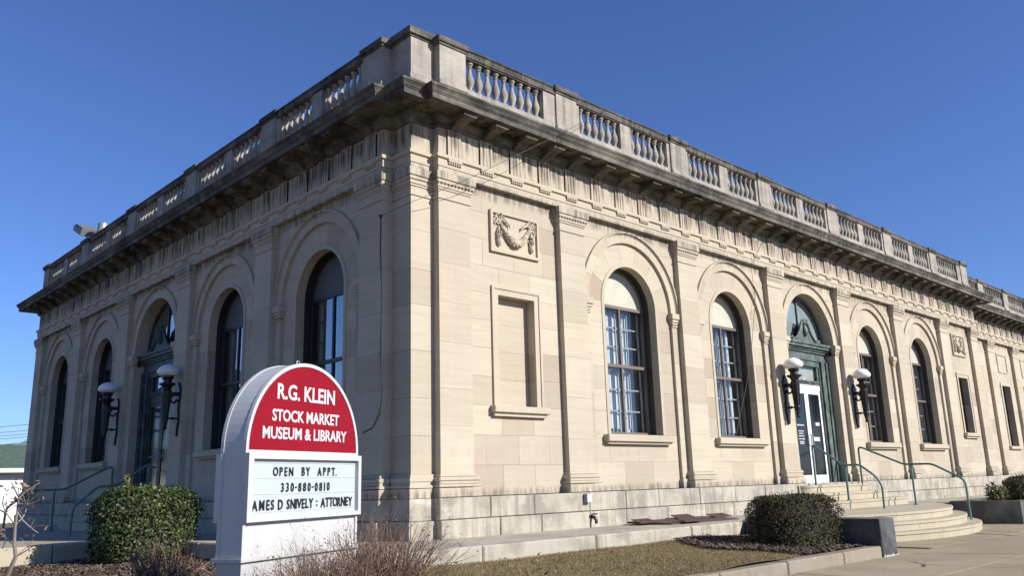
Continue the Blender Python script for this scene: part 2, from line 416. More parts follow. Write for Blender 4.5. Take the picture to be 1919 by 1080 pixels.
# ------------------------------------------------------------------ the building
bld = thing('museum_building', 'long buff stone museum building with arched windows, bracketed cornice and roof balustrade', 'building', (12, 9, ZT))
FR = ID
LF = Matrix.Rotation(R_(-90), 4, 'Z')          # left facade: local a = -Y, local b = x
PW = .64
PF = [.62, 3.37, 6.91, 10.46, 14.0, 17.54, 21.08, 23.86]
PL = [-19.39, -15.71, -12.08, -8.45, -4.82, -1.26]
XE = 24.56
WB = .112; FB = .172; BK = .33; IN = .52
ZS = 3.45; ZA = 4.985
RO, RI, RW, RD = 1.40, 1.245, .78, 1.20
seed = [100]
def sd_(): seed[0] += 1; return seed[0]

# --- shared meshes
def cap_mesh(w, wb):
    m = MB(); h = w/2
    for z0, z1, p in ((4.55, 4.585, .018), (4.70, 4.735, .02), (4.735, 4.80, .035), (4.80, 4.86, .055), (4.86, ZA-.003, .075)):
        m.box(-h-p, h+p, -p, wb, z0, z1)
    for z0, z1, p in ((4.585, 4.70, .004),): m.box(-h-p, h+p, -p, wb, z0, z1)
    # egg band under the abacus
    for k in range(11): m.ball((-h-.03+k*(w+.06)/10, -.045, 4.80), .026, 6)
    return m.mesh('capital', 'smooth_stone')
def base_mesh(w, wb):
    m = MB(); h = w/2
    for z0, z1, p in ((.002, .135, .085), (.145, .185, .075), (.185, .235, .05), (.235, .29, .062), (.29, .335, .03)):
        m.chbox(-h-p, h+p, -p, wb, z0, z1, .012)
    return m.mesh('base', 'smooth_stone')
CAPM, BASM = cap_mesh(PW, WB+.01), base_mesh(PW, WB+.01)
def pilaster(a, w, F, yoff=0):
    W = F @ T(a+PW/2, yoff, 0)
    p = part('pilaster', MB().box(-PW/2+.004, PW/2-.004, .03, BK-.01, .02, ZA-.02), 'smooth_stone', bld, W)
    inst('capital', CAPM, p, W); inst('base', BASM, p, W)
    r = random.Random(sd_()); zs = [.335]
    while zs[-1] < 4.2: zs.append(zs[-1]+r.choice((.55, .62, .70)))
    zs[-1] = 4.55
    for i in range(len(zs)-1):
        tn = min(1, max(0, r.gauss(.22, .2)+(.4 if r.random() < .15 else 0)))
        stone(MB().chbox(-PW/2, PW/2, r.uniform(-.001, .001), BK-.02, zs[i]+.001, zs[i+1]-.001, .0016, tn), p, W)
    return p

def impost(c, par, W, wd):
    m = MB()
    for z0, z1, p in ((3.17, 3.20, .02), (3.22, 3.27, .02), (3.27, 3.33, .04), (3.33, 3.44, .065)):
        m.box(c-wd/2-p, c+wd/2+p, WB-p, FB+.02, z0, z1)
    part('impost', m, 'smooth_stone', par, W)

def arch_bay(A0, A1, F, door=False, lit=True):
    c = (A0+A1)/2; hw = (A1-A0)/2
    r_in = RD if door else RI
    body = MB()
    # backing wall behind the stones with an arched opening
    op = RD if door else RW; zb = ZT-.02 if door else 1.0
    bz = ZA+.3
    for s in (-1, 1):
        x0, x1 = sorted((c+s*op, c+s*(hw+.05))); body.box(x0, x1, BK, IN, zb, ZS)
    if not door: body.box(c-hw-.05, c+hw+.05, BK, IN, ZT, 1.0)
    N = 20
    for i in range(N):
        t0, t1 = PI*i/N, PI*(i+1)/N
        p0, p1 = (c+op*math.cos(t0), ZS+op*math.sin(t0)), (c+op*math.cos(t1), ZS+op*math.sin(t1))
        def out(t):
            x, z = math.cos(t), math.sin(t); k = min((hw+.05)/max(1e-6, abs(x)), (bz-ZS)/max(1e-6, z)); return (c+x*k, ZS+z*k)
        body.prism([p0, out(t0), out(t1), p1], BK, IN)
    bay = part('bay_wall', body, 'smooth_stone', bld, F)
    # side piers under the springing
    for s in (-1, 1):
        x0, x1 = sorted((c+s*r_in, c+s*hw)); mid = (x0+x1)/2
        ashlar(x0, x1, .20 if not door else .2, 3.17, WB, BK, .74, 5, bay, F, sd_(), pr=.0008)
        m = MB(); e = .03
        m.box(x0-(e if s > 0 else -.001), x1+(e if s < 0 else -.001), WB-.03, BK, .004, .17); m.box(x0, x1, WB-.012, BK, .17, .2); part('pier_base', m, 'smooth_stone', bay, F)
        impost(mid, bay, F, x1-x0-.03)
    # archivolt ring of voussoirs
    n = 9
    for i in range(n):
        t0, t1 = PI*i/n+.0018, PI*(i+1)/n-.0018
        stone(MB().prism(ringseg(c, ZS, r_in, RO, t0, t1, 5), WB+random.uniform(-.001, .001), BK, min(1, max(0, random.gauss(.3, .2)))), bay, F, 'ashlar', 'voussoir')
    m = MB(); N = 28
    for i in range(N):
        t0, t1 = PI*i/N, PI*(i+1)/N
        m.prism(ringseg(c, ZS, RO+.002, RO+.03, t0, t1, 1), WB-.012, BK); m.prism(ringseg(c, ZS, RO+.03, RO+.062, t0, t1, 1), WB-.045, BK)
    part('archivolt_moulding', m, 'smooth_stone', bay, F)
    # spandrels
    rs = RO+.064
    for s in (-1, 1):
        zst = ZS+math.sqrt(max(0, rs*rs-(hw-.03)**2)) if hw < rs+.03 else ZS
        zl = [zst, 4.22, 4.62, ZA] if zst < 4.1 else [zst, 4.62, ZA]
        if hw > rs+.03: zl = [3.46, 3.95, 4.4, ZA]
        for i in range(len(zl)-1):
            z0, z1 = zl[i]+.002, zl[i+1]-.002
            P = [(hw, z0), (hw, z1)]; zt = min(z1, ZS+rs-.001)
            if z1 > zt+.001: P += [(.001, z1)]
            K = 8
            for k in range(K+1):
                z = zt+(z0-zt)*k/K; P.append((math.sqrt(max(0, rs*rs-(z-ZS)**2)), z))
            P = [(c+s*x, z) for x, z in P]
            if s < 0: P = P[::-1]
            stone(MB().prism(P, WB, BK, min(1, max(0, random.gauss(.35, .2)))), bay, F, 'ashlar', 'spandrel_stone')
    if door: return bay, c
    # recessed field
    n = 7
    for i in range(n):
        t0, t1 = PI*i/n+.002, PI*(i+1)/n-.002
        stone(MB().prism(ringseg(c, ZS, RW, RI, t0, t1, 6), FB+random.uniform(-.001, .001), BK, min(1, max(0, random.gauss(.33, .22)))), bay, F, 'ashlar', 'voussoir')
    for x0, x1 in ((c-RI, c-RW), (c+RW, c+RI)):
        ashlar(x0, x1, 1.0, ZS, FB, BK, .41, 5, bay, F, sd_())
    ashlar(c-RI, c+RI, 0.004, 1.0, FB, BK, .5, .85, bay, F, sd_())
    # surround bead
    m = MB(); N = 24
    for i in range(N): m.prism(ringseg(c, ZS, RW-.001, RW+.075, PI*i/N, PI*(i+1)/N, 1), FB-.014, FB+.01)
    for s in (-1, 1):
        x0, x1 = sorted((c+s*(RW-.001), c+s*(RW+.075))); m.box(x0, x1, FB-.014, FB+.01, 1.0, ZS)
    part('opening_bead', m, 'smooth_stone', bay, F)
    window(c, F, lit)
    return bay, c

def pane(name, x0, x1, z0, z1, b, par, F):
    gm_ = 'side_glass' if F is LF else 'window_glass'
    return part(name, MB().add([(x0, b, z0), (x1, b, z0), (x1, b, z1), (x0, b, z1)], [(0, 1, 2, 3)]), gm_, par, F)

WSTYLE = {1: (.50, .92, .02), 2: (.42, .8, .05), 4: (.45, .7, .06), 5: (.30, .7, .08)}
WN = [0]
def window(c, F, lit):
    B = .45; m = MB(); N = 22; fm = 'bronze_frame' if lit else 'dark_frame'  # unlit facade takes darker frames, its shade put into the colour
    for i in range(N): m.prism(ringseg(c, ZS, RW-.055, RW+.004, PI*i/N, PI*(i+1)/N, 1), B, B+.08)
    for s in (-1, 1):
        x0, x1 = sorted((c+s*(RW-.055), c+s*(RW+.004))); m.box(x0, x1, B, B+.08, 1.0, ZS)
    m.box(c-RW, c+RW, B-.01, B+.08, 1.0, 1.06)
    w = part('window', m, fm, bld, F)
    ln = MB()
    for i in range(N): ln.prism(ringseg(c, ZS, RW-.012, RW-.001, PI*i/N, PI*(i+1)/N, 1), BK, B-.002)
    for s in (-1, 1): x0, x1 = sorted((c+s*(RW-.012), c+s*(RW-.001))); ln.box(x0, x1, BK, B-.002, 1.0, ZS)
    part('shadow_lining', ln, 'shadow_lining', w, F)
    s_ = MB()
    s_.chbox(c-.98, c+.98, FB-.13, BK+.1, .86, .985, .012); s_.box(c-.95, c+.95, FB-.08, BK, .82, .86)
    part('sill', s_, 'smooth_stone', w, F)
    part('transom_bar', MB().box(c-RW, c+RW, B-.008, B+.06, 3.435, 3.495), fm, w, F)
    part('mullion', MB().box(c-.022, c+.022, B-.004, B+.05, 1.06, 3.435), fm, w, F)
    part('meeting_rail', MB().box(c-RW+.05, c+RW-.05, B-.012, B+.055, 2.285, 2.345), fm, w, F)
    part('lunette_board', MB().prism(arcpts(c, 3.46, RW-.04, 0, PI, 20), B+.03, B+.05), 'cream_board' if lit else 'shaded_board', w, F)
    for x0, x1 in ((c-RW+.05, c-.022), (c+.022, c+RW-.05)):
        for z0, z1 in ((1.06, 2.285), (2.345, 3.435)): pane('pane', x0, x1, z0, z1, B+.022, w, F)
    g = MB(); b = B+.115
    for z in (1.47, 1.88, 2.71, 3.08): g.box(c-.70, c+.70, b, b+.025, z-.013, z+.013)
    for x in (-.36, 0, .36): g.box(c+x-.011, c+x+.011, b+.002, b+.023, 1.05, 3.44)
    g.box(c-.72, c+.72, b-.01, b+.03, 2.28, 2.35); g.box(c-.74, c-.69, b-.01, b+.03, 1.0, 3.44); g.box(c+.69, c+.74, b-.01, b+.03, 1.0, 3.44)
    part('muntin_grid', g, 'muntin_paint' if lit else 'dark_frame', w, F)  # darker muntins on the unlit facade carry its shade in their colour
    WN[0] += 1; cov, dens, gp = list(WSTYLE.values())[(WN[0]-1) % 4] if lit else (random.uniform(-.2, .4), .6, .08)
    cu = MB(); r = random.Random(sd_()); x = c-.76
    while x < c+.76:
        wd = r.uniform(.06, .15); y = b+.10+r.uniform(-.02, .02)
        if (x < c+cov and r.random() < dens) or r.random() < .25:
            cu.add([(x, y, 1.14), (x+wd*.5, y-.03, 1.14), (x+wd, y, 1.14), (x+wd, y, 3.42), (x+wd*.5, y-.03, 3.42), (x, y, 3.42)], [(0, 1, 4, 5), (1, 2, 3, 4)])
        x += wd+r.uniform(.004, .02+gp)
    part('curtain', cu, 'curtain_cloth', w, F)
    part('sheer_curtain', MB().add([(c-1.1+.06*k, b+.18+.02*(k % 2), z) for z in (1.0, 3.5) for k in range(40)], [(k, k+1, k+41, k+40) for k in range(39)]), 'sheer_grey' if lit else 'room_wall', w, F)  # unlit facade gets dark cloth, its shade put into the colour

def rect_bay(A0, A1, F, blind, yo=0):
    c = (A0+A1)/2+.02; o0, o1, zb, zt = c-.415, c+.415, 1.38, 3.19
    body = MB()
    body.box(A0-.05, o0, BK, IN, ZT, ZA+.3); body.box(o1, A1+.05, BK, IN, ZT, ZA+.3)
    body.box(o0, o1, BK, IN, ZT, zb); body.box(o0, o1, BK, IN, zt, ZA+.3)
    if blind: body.box(o0, o1, BK+.05, IN, zb, zt)
    W = F @ T(0, yo, 0)
    bay = part('bay_wall', body, 'smooth_stone', bld, W)
    zc = [0.004, .46, .92, 1.38, 1.835, 2.29, 2.74, 3.19, 3.64, 4.09, 4.54, ZA-.004]
    ashlar(A0, A1, 0, zb, WB, BK, .46, .75, bay, W, sd_(), zs=zc[:4])
    ashlar(A0, o0, zb, zt, WB, BK, .46, .9, bay, W, sd_(), zs=zc[3:8]); ashlar(o1, A1, zb, zt, WB, BK, .46, .9, bay, W, sd_(), zs=zc[3:8])
    ashlar(A0, A1, zt, ZA, WB, BK, .46, .8, bay, W, sd_(), zs=zc[7:])
    if blind: ashlar(o0, o1, zb, zt, WB+.17, BK+.05, .45, 2, bay, W, sd_())
    f = MB()
    for i, (e0, e1, p) in enumerate(((0, .10, .018), (.10, .145, .035))):
        f.box(c-.415-e1, c-.415-e0, WB-p, WB+.02, zb, zt+e1); f.box(c+.415+e0, c+.415+e1, WB-p, WB+.02, zb, zt+e1)
        f.box(c-.415-e0, c+.415+e0, WB-p, WB+.02, zt+e0, zt+e1)
    fr = part('window_frame_stone', f, 'smooth_stone', bay, W)
    s = MB(); s.chbox(c-.62, c+.62, WB-.12, WB+.15, 1.27, 1.378, .012); s.box(c-.59, c+.59, WB-.07, WB+.05, 1.215, 1.27)
    part('sill', s, 'smooth_stone', bay, W)
    if not blind:
        w = part('window', MB().box(o0, o0+.05, .30, .36, zb, zt).box(o1-.05, o1, .30, .36, zb, zt).box(o0+.05, o1-.05, .30, .36, zb, zb+.06).box(o0+.05, o1-.05, .30, .36, zt-.06, zt).box(o0+.05, o1-.05, .30, .35, 2.25, 2.31), 'dark_frame', bld, W)
        pane('pane', o0+.05, o1-.05, zb+.06, 2.25, .33, w, W); pane('pane', o0+.05, o1-.05, 2.31, zt-.06, .33, w, W)
    return bay, c, W

def relief(c, bay, F):
    z0, z1, h = 3.91, 4.635, .565
    W = F
    p = MB()
    p.box(c-h+.05, c+h-.05, WB-.012, WB+.01, z0+.05, z1-.05, .1)
    for x0, x1, a, b in ((c-h, c+h, z1-.05, z1), (c-h, c+h, z0, z0+.05), (c-h, c-h+.05, z0+.05, z1-.05), (c+h-.05, c+h, z0+.05, z1-.05)):
        p.box(x0, x1, WB-.05, WB+.01, a, b, .2)
    rp = part('relief_panel', p, 'smooth_stone', bay, W)
    y = WB-.035; r = random.Random(5)
    g = MB(); pts = []; rad = []
    for i in range(19):
        t = i/18; x = c-.36+.72*t; s = math.sin(PI*t); pts.append((x, y-.015*s, 4.44-.32*s)); rad.append(.022+.05*s)
    g.tube(pts, rad, 9)
    for i in range(150):
        t = r.uniform(.03, .97); s = math.sin(PI*t); a = r.uniform(-1.6, 1.6); q = .022+.05*s
        g.ball((c-.36+.72*t+r.uniform(-.01, .01), y-.015*s-q*math.cos(a)*.9, 4.44-.32*s+q*math.sin(a)), r.uniform(.012, .024), 5)
    part('garland', g, 'smooth_stone', rp, W, True)
    for s in (-1, 1):
        d = MB(); x = c+s*.38
        d.lathe([(.012, .34), (.022, .3), (.03, .2), (.052, .1), (.05, .04), (.02, 0), (.004, -.02)], (x, y, 4.03), 9)
        for i in range(60):
            q = r.random(); a = r.uniform(PI, 2*PI); rr = .03+.022*math.sin(PI*min(1, q*1.3)); d.ball((x+rr*math.cos(a), y+rr*math.sin(a), 4.31-q*.27), r.uniform(.008, .016), 5)
        part('pendant', d, 'smooth_stone', rp, W, True)
        ro = MB(); ro.lathe([(.055, -.0), (.06, .02), (.045, .035), (.02, .03), (.012, .05), (.001, .052)], (0, 0, 0), 12)
        ro.v = [(x+a, y+.02-zz, 4.45+b) for a, b, zz in ro.v]
        part('rosette', ro, 'smooth_stone', rp, W, True)
        rb = MB()
        for k, (dx, dz) in enumerate(((.10, .07), (.15, .03), (.20, -.005), (.24, -.04), (-.09, .06), (-.10, -.06))):
            rb.tube([(x-s*.03, y, 4.47), (x-s*dx*.5, y-.03, 4.47+dz+.05), (x-s*dx, y-.012, 4.46+dz), (x-s*(dx+.01), y-.01, 4.40+dz)], [.012, .018, .016, .006], 5)
        part('ribbon', rb, 'smooth_stone', rp, W, True)

def doorway(c, F, lit):
    sm = 'verdigris' if lit else 'shaded_verdigris'
    m = MB()
    for s in (-1, 1):
        for x0, x1, b in ((1.04, RD-.003, .30), (.84, 1.04, .335), (.80, .84, .31), (.74, .80, .36)):
            q0, q1 = sorted((c+s*x0, c+s*x1)); m.box(q0, q1, b, .46, -.045, 3.0)
    m.box(c-RD+.003, c+RD-.003, .33, .46, 3.0, 3.06); m.box(c-1.15, c+1.15, .345, .46, 3.06, 3.20)
    m.box(c-.74, c+.74, .36, .46, 2.86, 3.0)
    for z0, z1, b in ((3.20, 3.25, .30), (3.25, 3.30, .26), (3.30, 3.37, .20), (3.37, 3.43, .165)): m.box(c-RD+.004, c+RD-.004, b, .46, z0, z1)
    d = part('entrance_door', m, sm, bld, F)
    de = MB()
    for k in range(26): de.box(c-1.12+k*.088, c-1.07+k*.088, .262, .30, 3.255, 3.295)
    part('dentil_course', de, sm, d, F)
    m = MB(); m.box(c-.74, c+.74, .37, .45, 2.39, 2.50)
    for k in range(19): m.ball((c-.70+k*.078, .365, 2.445), .025, 6)
    part('transom_moulding', m, sm, d, F)
    for q in (-.74, .66): part('transom_jamb', MB().box(c+q, c+q+.08, .385, .45, 2.5, 2.86), sm, d, F)
    pane('transom_pane', c-.66, c+.66, 2.5, 2.86, .42, d, F)
    part('transom_blind', MB().box(c-.66, c+.66, .47, .48, 2.5, 2.86), 'cream_board' if lit else 'shaded_board', d, F)
    # pediment with scrolled sides and finial
    p = MB(); P = []
    for i in range(17):
        t = i/16; P.append((c-.62+.50*t, 3.43+.46*(t**2.2)))
    prof = [(c-.62, 3.432)]+P[1:]+[(c-.06, 3.93), (c+.06, 3.93)]+[(2*c-x, z) for x, z in P[::-1]][:-1]+[(c+.62, 3.432)]
    p.prism(prof[::-1], .26, .32)
    pd = part('pediment', p, sm, d, F)
    s_ = MB()
    for s in (-1, 1):
        s_.tube([(c+s*(.64-.50*t), .25, 3.47+.46*(t**2.2)) for t in [i/12 for i in range(13)]], .035, 7)
        sp = [(c+s*(.12-.0+.07*math.cos(a)*(1-a/9)-.05), .24, 3.96+.07*math.sin(a)*(1-a/9)) for a in [k*.6 for k in range(11)]]; s_.tube(sp, .022, 6)
        sp = [(c+s*(.68+.06*math.cos(a)*(1-a/9)), .24, 3.48+.06*math.sin(a)*(1-a/9)) for a in [k*.6 for k in range(11)]]; s_.tube(sp, .022, 6)
    part('scroll', s_, sm, pd, F, True)
    f_ = MB(); f_.lathe([(.03, 0), (.07, .06), (.085, .14), (.05, .26), (.03, .30), (.055, .34), (.03, .40), (.005, .46)], (c, .25, 3.58), 10); part('finial', f_, sm, pd, F, True)
    # lunette
    m = MB(); N = 22
    for i in range(N): m.prism(ringseg(c, ZS, RD-.07, RD+.004, PI*i/N, PI*(i+1)/N, 1), .40, .47)
    m.box(c-.02, c+.02, .40, .44, 3.44, ZS+RD-.06)
    lu = part('lunette_window', m, sm, bld, F)
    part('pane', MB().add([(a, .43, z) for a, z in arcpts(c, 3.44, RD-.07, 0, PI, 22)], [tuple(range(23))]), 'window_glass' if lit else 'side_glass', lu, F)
    part('blind', MB().prism(arcpts(c, 3.44, RD-.05, 0, PI, 22), .442, .452), 'lunette_grey' if lit else 'shaded_board', lu, F)
    # threshold and leaves
    part('threshold', MB().box(c-RD, c+RD, .05, .5, -.14, -.048), 'step_stone', d, F)
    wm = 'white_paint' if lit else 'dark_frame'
    part('leaf_frame_head', MB().box(c-.74, c+.74, .385, .45, 2.26, 2.385), wm, d, F)
    for s in (-1, 1):
        x0, x1 = sorted((c+s*.006, c+s*.735)); st = .085
        l = MB(); l.box(x0, x0+st, .40, .445, -.04, 2.255); l.box(x1-st, x1, .40, .445, -.04, 2.255)
        l.box(x0+st, x1-st, .402, .443, 2.16, 2.255); l.box(x0+st, x1-st, .402, .443, -.04, .18)
        if not lit: l.box(x0+st, x1-st, .402, .443, .98, 1.03)
        lf = part('door_leaf', l, wm, d, F)
        part('glass_panel', MB().box(x0+st, x1-st, .415, .425, .18, 2.16), 'door_black', lf, F)
        h = MB(); hx = c+s*.05
        h.tube([(hx, .40, 1.15), (hx, .35, 1.15), (hx, .35, .88), (hx, .40, .88)], .012, 6); part('pull_handle', h, 'steel_grey', lf, F)
        if lit:
            part('push_bar', MB().box(x0+st, x1-st, .445, .46, .93, .965), 'steel_grey', lf, F)
    if lit:
        k = MB(); x = c-.60
        for j, (w_, z) in enumerate(((.34, 1.36), (.26, 1.22), (.20, 1.16), (.28, 1.10), (.30, 1.03), (.22, .96), (.20, .92))):
            r = random.Random(j); xx = x+.19-w_/2; e = xx+w_
            while xx < e: q = r.uniform(.012, .05); k.box(xx, min(e, xx+q), .4135, .4145, z, z+.028 if j else z+.034); xx += q+.012
        part('window_lettering', k, 'lettering_white', d, F)
        part('sticker', MB().box(c-.56, c-.37, .4125, .4135, 1.70, 1.98), 'lettering_white', d, F)
        part('sticker', MB().box(c-.55, c-.38, .4115, .4125, 1.58, 1.78), 'sticker_blue', d, F)
        part('sticker', MB().box(c+.36, c+.56, .4125, .4135, 1.38, 1.46), 'lettering_white', d, F)
        part('sticker', MB().box(c+.16, c+.50, .4125, .4135, 1.00, 1.10), 'lettering_white', d, F)
    return d

paint('lunette_grey', (.36, .40, .375), .7, var=.12)

for a in PF: pilaster(a, PW, FR)
for a in PL: pilaster(a, PW, LF)
for i in range(7):
    A0, A1 = PF[i]+PW, PF[i+1]
    if i in (0, 6):
        b, c, W = rect_bay(A0, A1, FR, i == 0); relief(c, b, W)
    elif i == 3: b, c = arch_bay(A0, A1, FR, True); doorway(c, FR, True); DCX = c
    else: arch_bay(A0, A1, FR)
for i in range(5):
    A0, A1 = PL[i]+PW, PL[i+1]
    if i == 2: b, c = arch_bay(A0, A1, LF, True, False); doorway(c, LF, False); DCY = -c
    else: arch_bay(A0, A1, LF, lit=False)

# corner pier (set back behind both pilaster planes)
cpier = part('corner_pier', MB().box(.21, .9, .16, .9, ZT, ZA), 'smooth_stone', bld)
r = random.Random(3); zz = .335
while zz < 4.5:
    h = min(r.choice((.55, .62, .7)), 4.55-zz); h = 4.55-zz if 4.55-zz-h < .3 else h
    stone(MB().box(.19, .66, .14, .66, zz+.002, zz+h-.002, r.uniform(.05, .6)), cpier, ID); zz += h
for nm, lev in (('base', ((.002, .135, .085), (.145, .185, .075), (.185, .235, .05), (.235, .29, .062), (.29, .335, .03))),
                ('capital', ((4.55, 4.585, .018), (4.585, 4.70, .004), (4.70, 4.735, .02), (4.735, 4.80, .035), (4.80, 4.86, .055), (4.86, ZA-.003, .075)))):
    m = MB()
    for z0, z1, p in lev: m.box(.19-p, .63, .14-p, .63, z0, z1)
    part(nm, m, 'smooth_stone', cpier)
# far left end return of the corner
part('end_wall', MB().box(.3, 20, 18.9, 19.36, ZT, 6.3), 'smooth_stone', bld)
part('end_pier', MB().box(23.9, XE-.02, .03, .9, ZT, ZA), 'smooth_stone', bld)

# plinth, two courses, broken round the corner
def plinth_run(a0, a1, F, yo=0, sdn=1):
    pp = part('plinth', MB().box(a0+.02, a1-.02, .0, .3, ZT-.1, -.004), 'plinth_stone', bld, F @ T(0, yo, 0)); r = random.Random(sdn)
    for z0, z1, pb in ((-.31, 0, -.088), (ZT-.1, -.31, -.125)):
        x = a0
        while x < a1-.01:
            w = r.uniform(.85, 1.35); w = a1-x if a1-x-w < .5 else w
            stone(MB().chbox(x+.005, x+w-.005, pb+r.uniform(-.004, .004), .25, z0+.004, z1-.004, .012, r.random()), pp, F @ T(0, yo, 0), 'plinth_stone', 'plinth_block'); x += w
plinth_run(.53, XE+.05, FR, 0, 4); plinth_run(-19.45, -.53, LF, 0, 5)
for z0, z1, p in ((-.31, 0, .088), (ZT-.1, -.31, .125)):
    part('plinth_block', MB().box(.19-p, .56, .14-p, .56, z0+.004, z1-.004, .4), 'plinth_stone', cpier)

# entablature swept round the whole front
PATH = [(8, 19.39), (0, 19.39), (0, .62), (.19, .62), (.19, .14), (.62, .14), (.62, 0), (XE, 0), (XE, .6), (40, .6)]
def core(prof): return [(-.5, prof[0][1])]+prof+[(-.5, prof[-1][1])]
part('architrave', MB().sweep(PATH, core([(0, ZA), (0, 5.09), (.014, 5.094), (.014, 5.215), (.05, 5.232), (.05, 5.288), (.01, 5.292)])), 'smooth_stone', bld)
part('frieze', MB().sweep(PATH, core([(-.012, 5.293), (-.012, 5.75)])), 'frieze_stone', bld)
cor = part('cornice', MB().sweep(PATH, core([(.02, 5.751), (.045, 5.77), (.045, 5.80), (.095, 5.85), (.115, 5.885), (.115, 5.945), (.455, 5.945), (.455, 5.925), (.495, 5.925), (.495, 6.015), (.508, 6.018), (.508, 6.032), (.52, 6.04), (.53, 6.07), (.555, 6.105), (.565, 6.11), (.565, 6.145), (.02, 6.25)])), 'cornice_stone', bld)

tm = MB()
for x0, x1 in ((-.135, -.092), (-.058, -.018), (.018, .058), (.092, .135)): tm.box(x0, x1, -.019, .02, 5.295, 5.705)
tm.box(-.135, .135, -.010, .02, 5.295, 5.705); tm.box(-.142, .142, -.034, .02, 5.705, 5.747)
TRI = tm.mesh('triglyph', 'frieze_stone')
gm = MB().box(-.14, .14, -.047, .0, 5.195, 5.231)
for k in range(6): gm.lathe([(.020, 0), (.013, .045)], (-.115+k*.046, -.028, 5.152), 6)
GUT = gm.mesh('guttae', 'smooth_stone')
mm = MB(); mm.box(-.145, .145, -.44, -.10, 5.926, 5.944); mm.box(-.135, .135, -.425, -.10, 5.866, 5.926)
side = [(-.06, 5.865)]+[(-.405+.33*t, 5.865-.022*math.sin(PI*min(1, t*2.2))-.15*max(0, t-.3)**1.2*1.25) for t in [i/12 for i in range(13)]]+[(-.06, 5.73)]
n_ = len(side); mm.add([(-.105, a, b) for a, b in side]+[(.105, a, b) for a, b in side], [tuple(range(n_)), tuple(range(2*n_-1, n_-1, -1))]+[(i, i+n_, (i+1) % n_+n_, (i+1) % n_) for i in range(n_)])
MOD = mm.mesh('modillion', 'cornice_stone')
ro = MB()
for k in range(4):
    a = k*PI/2; ro.tube([(.17*math.cos(a), -.28+.15*math.sin(a), 5.938), (.17*math.cos(a+PI/2), -.28+.15*math.sin(a+PI/2), 5.938)], .012, 5)
ro.lathe([(.075, 0), (.07, -.018), (.04, -.03), (.01, -.04)][::-1], (0, -.28, 5.943), 12)
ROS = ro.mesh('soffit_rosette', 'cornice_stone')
def brackets(F, centers, yo=0):
    for i, a in enumerate(centers):
        W = F @ T(a, yo, 0)
        tg = inst('triglyph', TRI, bld, W); inst('guttae', GUT, tg, W); inst('modillion', MOD, cor, W)
        if i+1 < len(centers): inst('soffit_rosette', ROS, cor, F @ T((a+centers[i+1])/2, yo, 0))
def centers(P, nb):
    out = []
    for i in range(len(P)-1):
        for k in range(nb[i]): out.append(P[i]+PW/2+(P[i+1]-P[i])*k/nb[i])
    return out+[P[-1]+PW/2]
CF = centers(PF, [4, 5, 5, 5, 5, 5, 4]); CL = centers(PL, [5]*5)
brackets(FR, CF); brackets(LF, CL)
for F, a, yo in ((FR, .10, .14), (LF, -.03, .19)): inst('soffit_rosette', ROS, cor, F @ T(a+.1, yo, 0))

# balustrade
PPATH = PATH
bal = part('balustrade_base', MB().sweep(PATH, core([(.05, 6.20), (.05, 6.36), (.03, 6.42), (.0, 6.48), (-.01, 6.585), (-.01, 6.60)])), 'parapet_stone', bld)
BALM = MB().lathe([(.064, 0), (.064, .045), (.042, .06), (.034, .085), (.06, .15), (.076, .205), (.068, .265), (.038, .36), (.027, .44), (.034, .46), (.048, .475), (.036, .49), (.045, .515), (.060, .525), (.060, .57)], (0, 0, 0), 10).mesh('baluster', 'parapet_stone', True)
def pier(a, w, F, yo, top=7.37, d0=-.005, d1=.46):
    W = F @ T(0, yo, 0); r = random.Random(sd_())
    p = part('balustrade_pier', MB().box(a, a+w, d0, d1, 6.62, top-.13, r.uniform(0, .6)), 'parapet_stone', bld, W)
    m = MB(); m.box(a-.02, a+w+.02, d0-.02, d1+.02, top-.15, top-.11); m.chbox(a-.05, a+w+.05, d0-.05, d1+.05, top-.11, top-.012, .012); m.box(a-.03, a+w+.03, d0-.03, d1+.03, top-.012, top)
    part('cap', m, 'cornice_stone', p, W)
    m = MB(); m.chbox(a-.025, a+w+.025, d0-.035, d1, 6.50, 6.585, .012); m.box(a-.012, a+w+.012, d0-.015, d1, 6.585, 6.62); part('pier_foot', m, 'parapet_stone', p, W)
def rail_run(x0, x1, F, yo, nb, mid):
    W = F @ T(0, yo, 0)
    m = MB(); m.box(x0, x1, .02, .21, 7.165, 7.19); m.box(x0, x1, .0, .235, 7.19, 7.30); m.chbox(x0, x1, -.02, .255, 7.30, 7.335, .008)
    part('balustrade_rail', m, 'cornice_stone', bld, W)
    segs = [(x0+.08, x1-.34 if not mid and nb == 9 else x1-.08)]
    if nb == 9 and not mid: part('balustrade_block', MB().box(x1-.32, x1, .02, .21, 6.6, 7.166, .2), 'parapet_stone', bld, W)
    if mid:
        c = (x0+x1)/2; part('balustrade_block', MB().box(c-.165, c+.165, .02, .21, 6.6, 7.166, .2), 'parapet_stone', bld, W)
        segs = [(x0+.12, c-.165), (c+.165, x1-.12)]
        for q0, q1 in ((x0, x0+.10), (x1-.10, x1)): part('balustrade_block', MB().box(q0, q1, .025, .205, 6.6, 7.166, .3), 'parapet_stone', bld, W)
    for q0, q1 in segs:
        for k in range(nb): inst('baluster', BALM, bal, F @ T(q0+(q1-q0)*(k+.5)/nb, yo+.105, 6.598))
PWD = .56
for P, F, ends in ((PF, FR, (0, 6)), (PL, LF, ())):
    for a in P: pier(a+.04, PWD, F, 0)
    for i in range(len(P)-1):
        rail_run(P[i]+.04+PWD+.0, P[i+1]+.04, F, 0, 9 if i in ends else 6, i not in ends)
m = MB(); m.box(.19, .66, .14, .66, 6.62, 7.25, .25); m.box(.165, .66, .115, .66, 6.5, 6.6, .25)
cp = part('balustrade_pier', m, 'parapet_stone', bld)
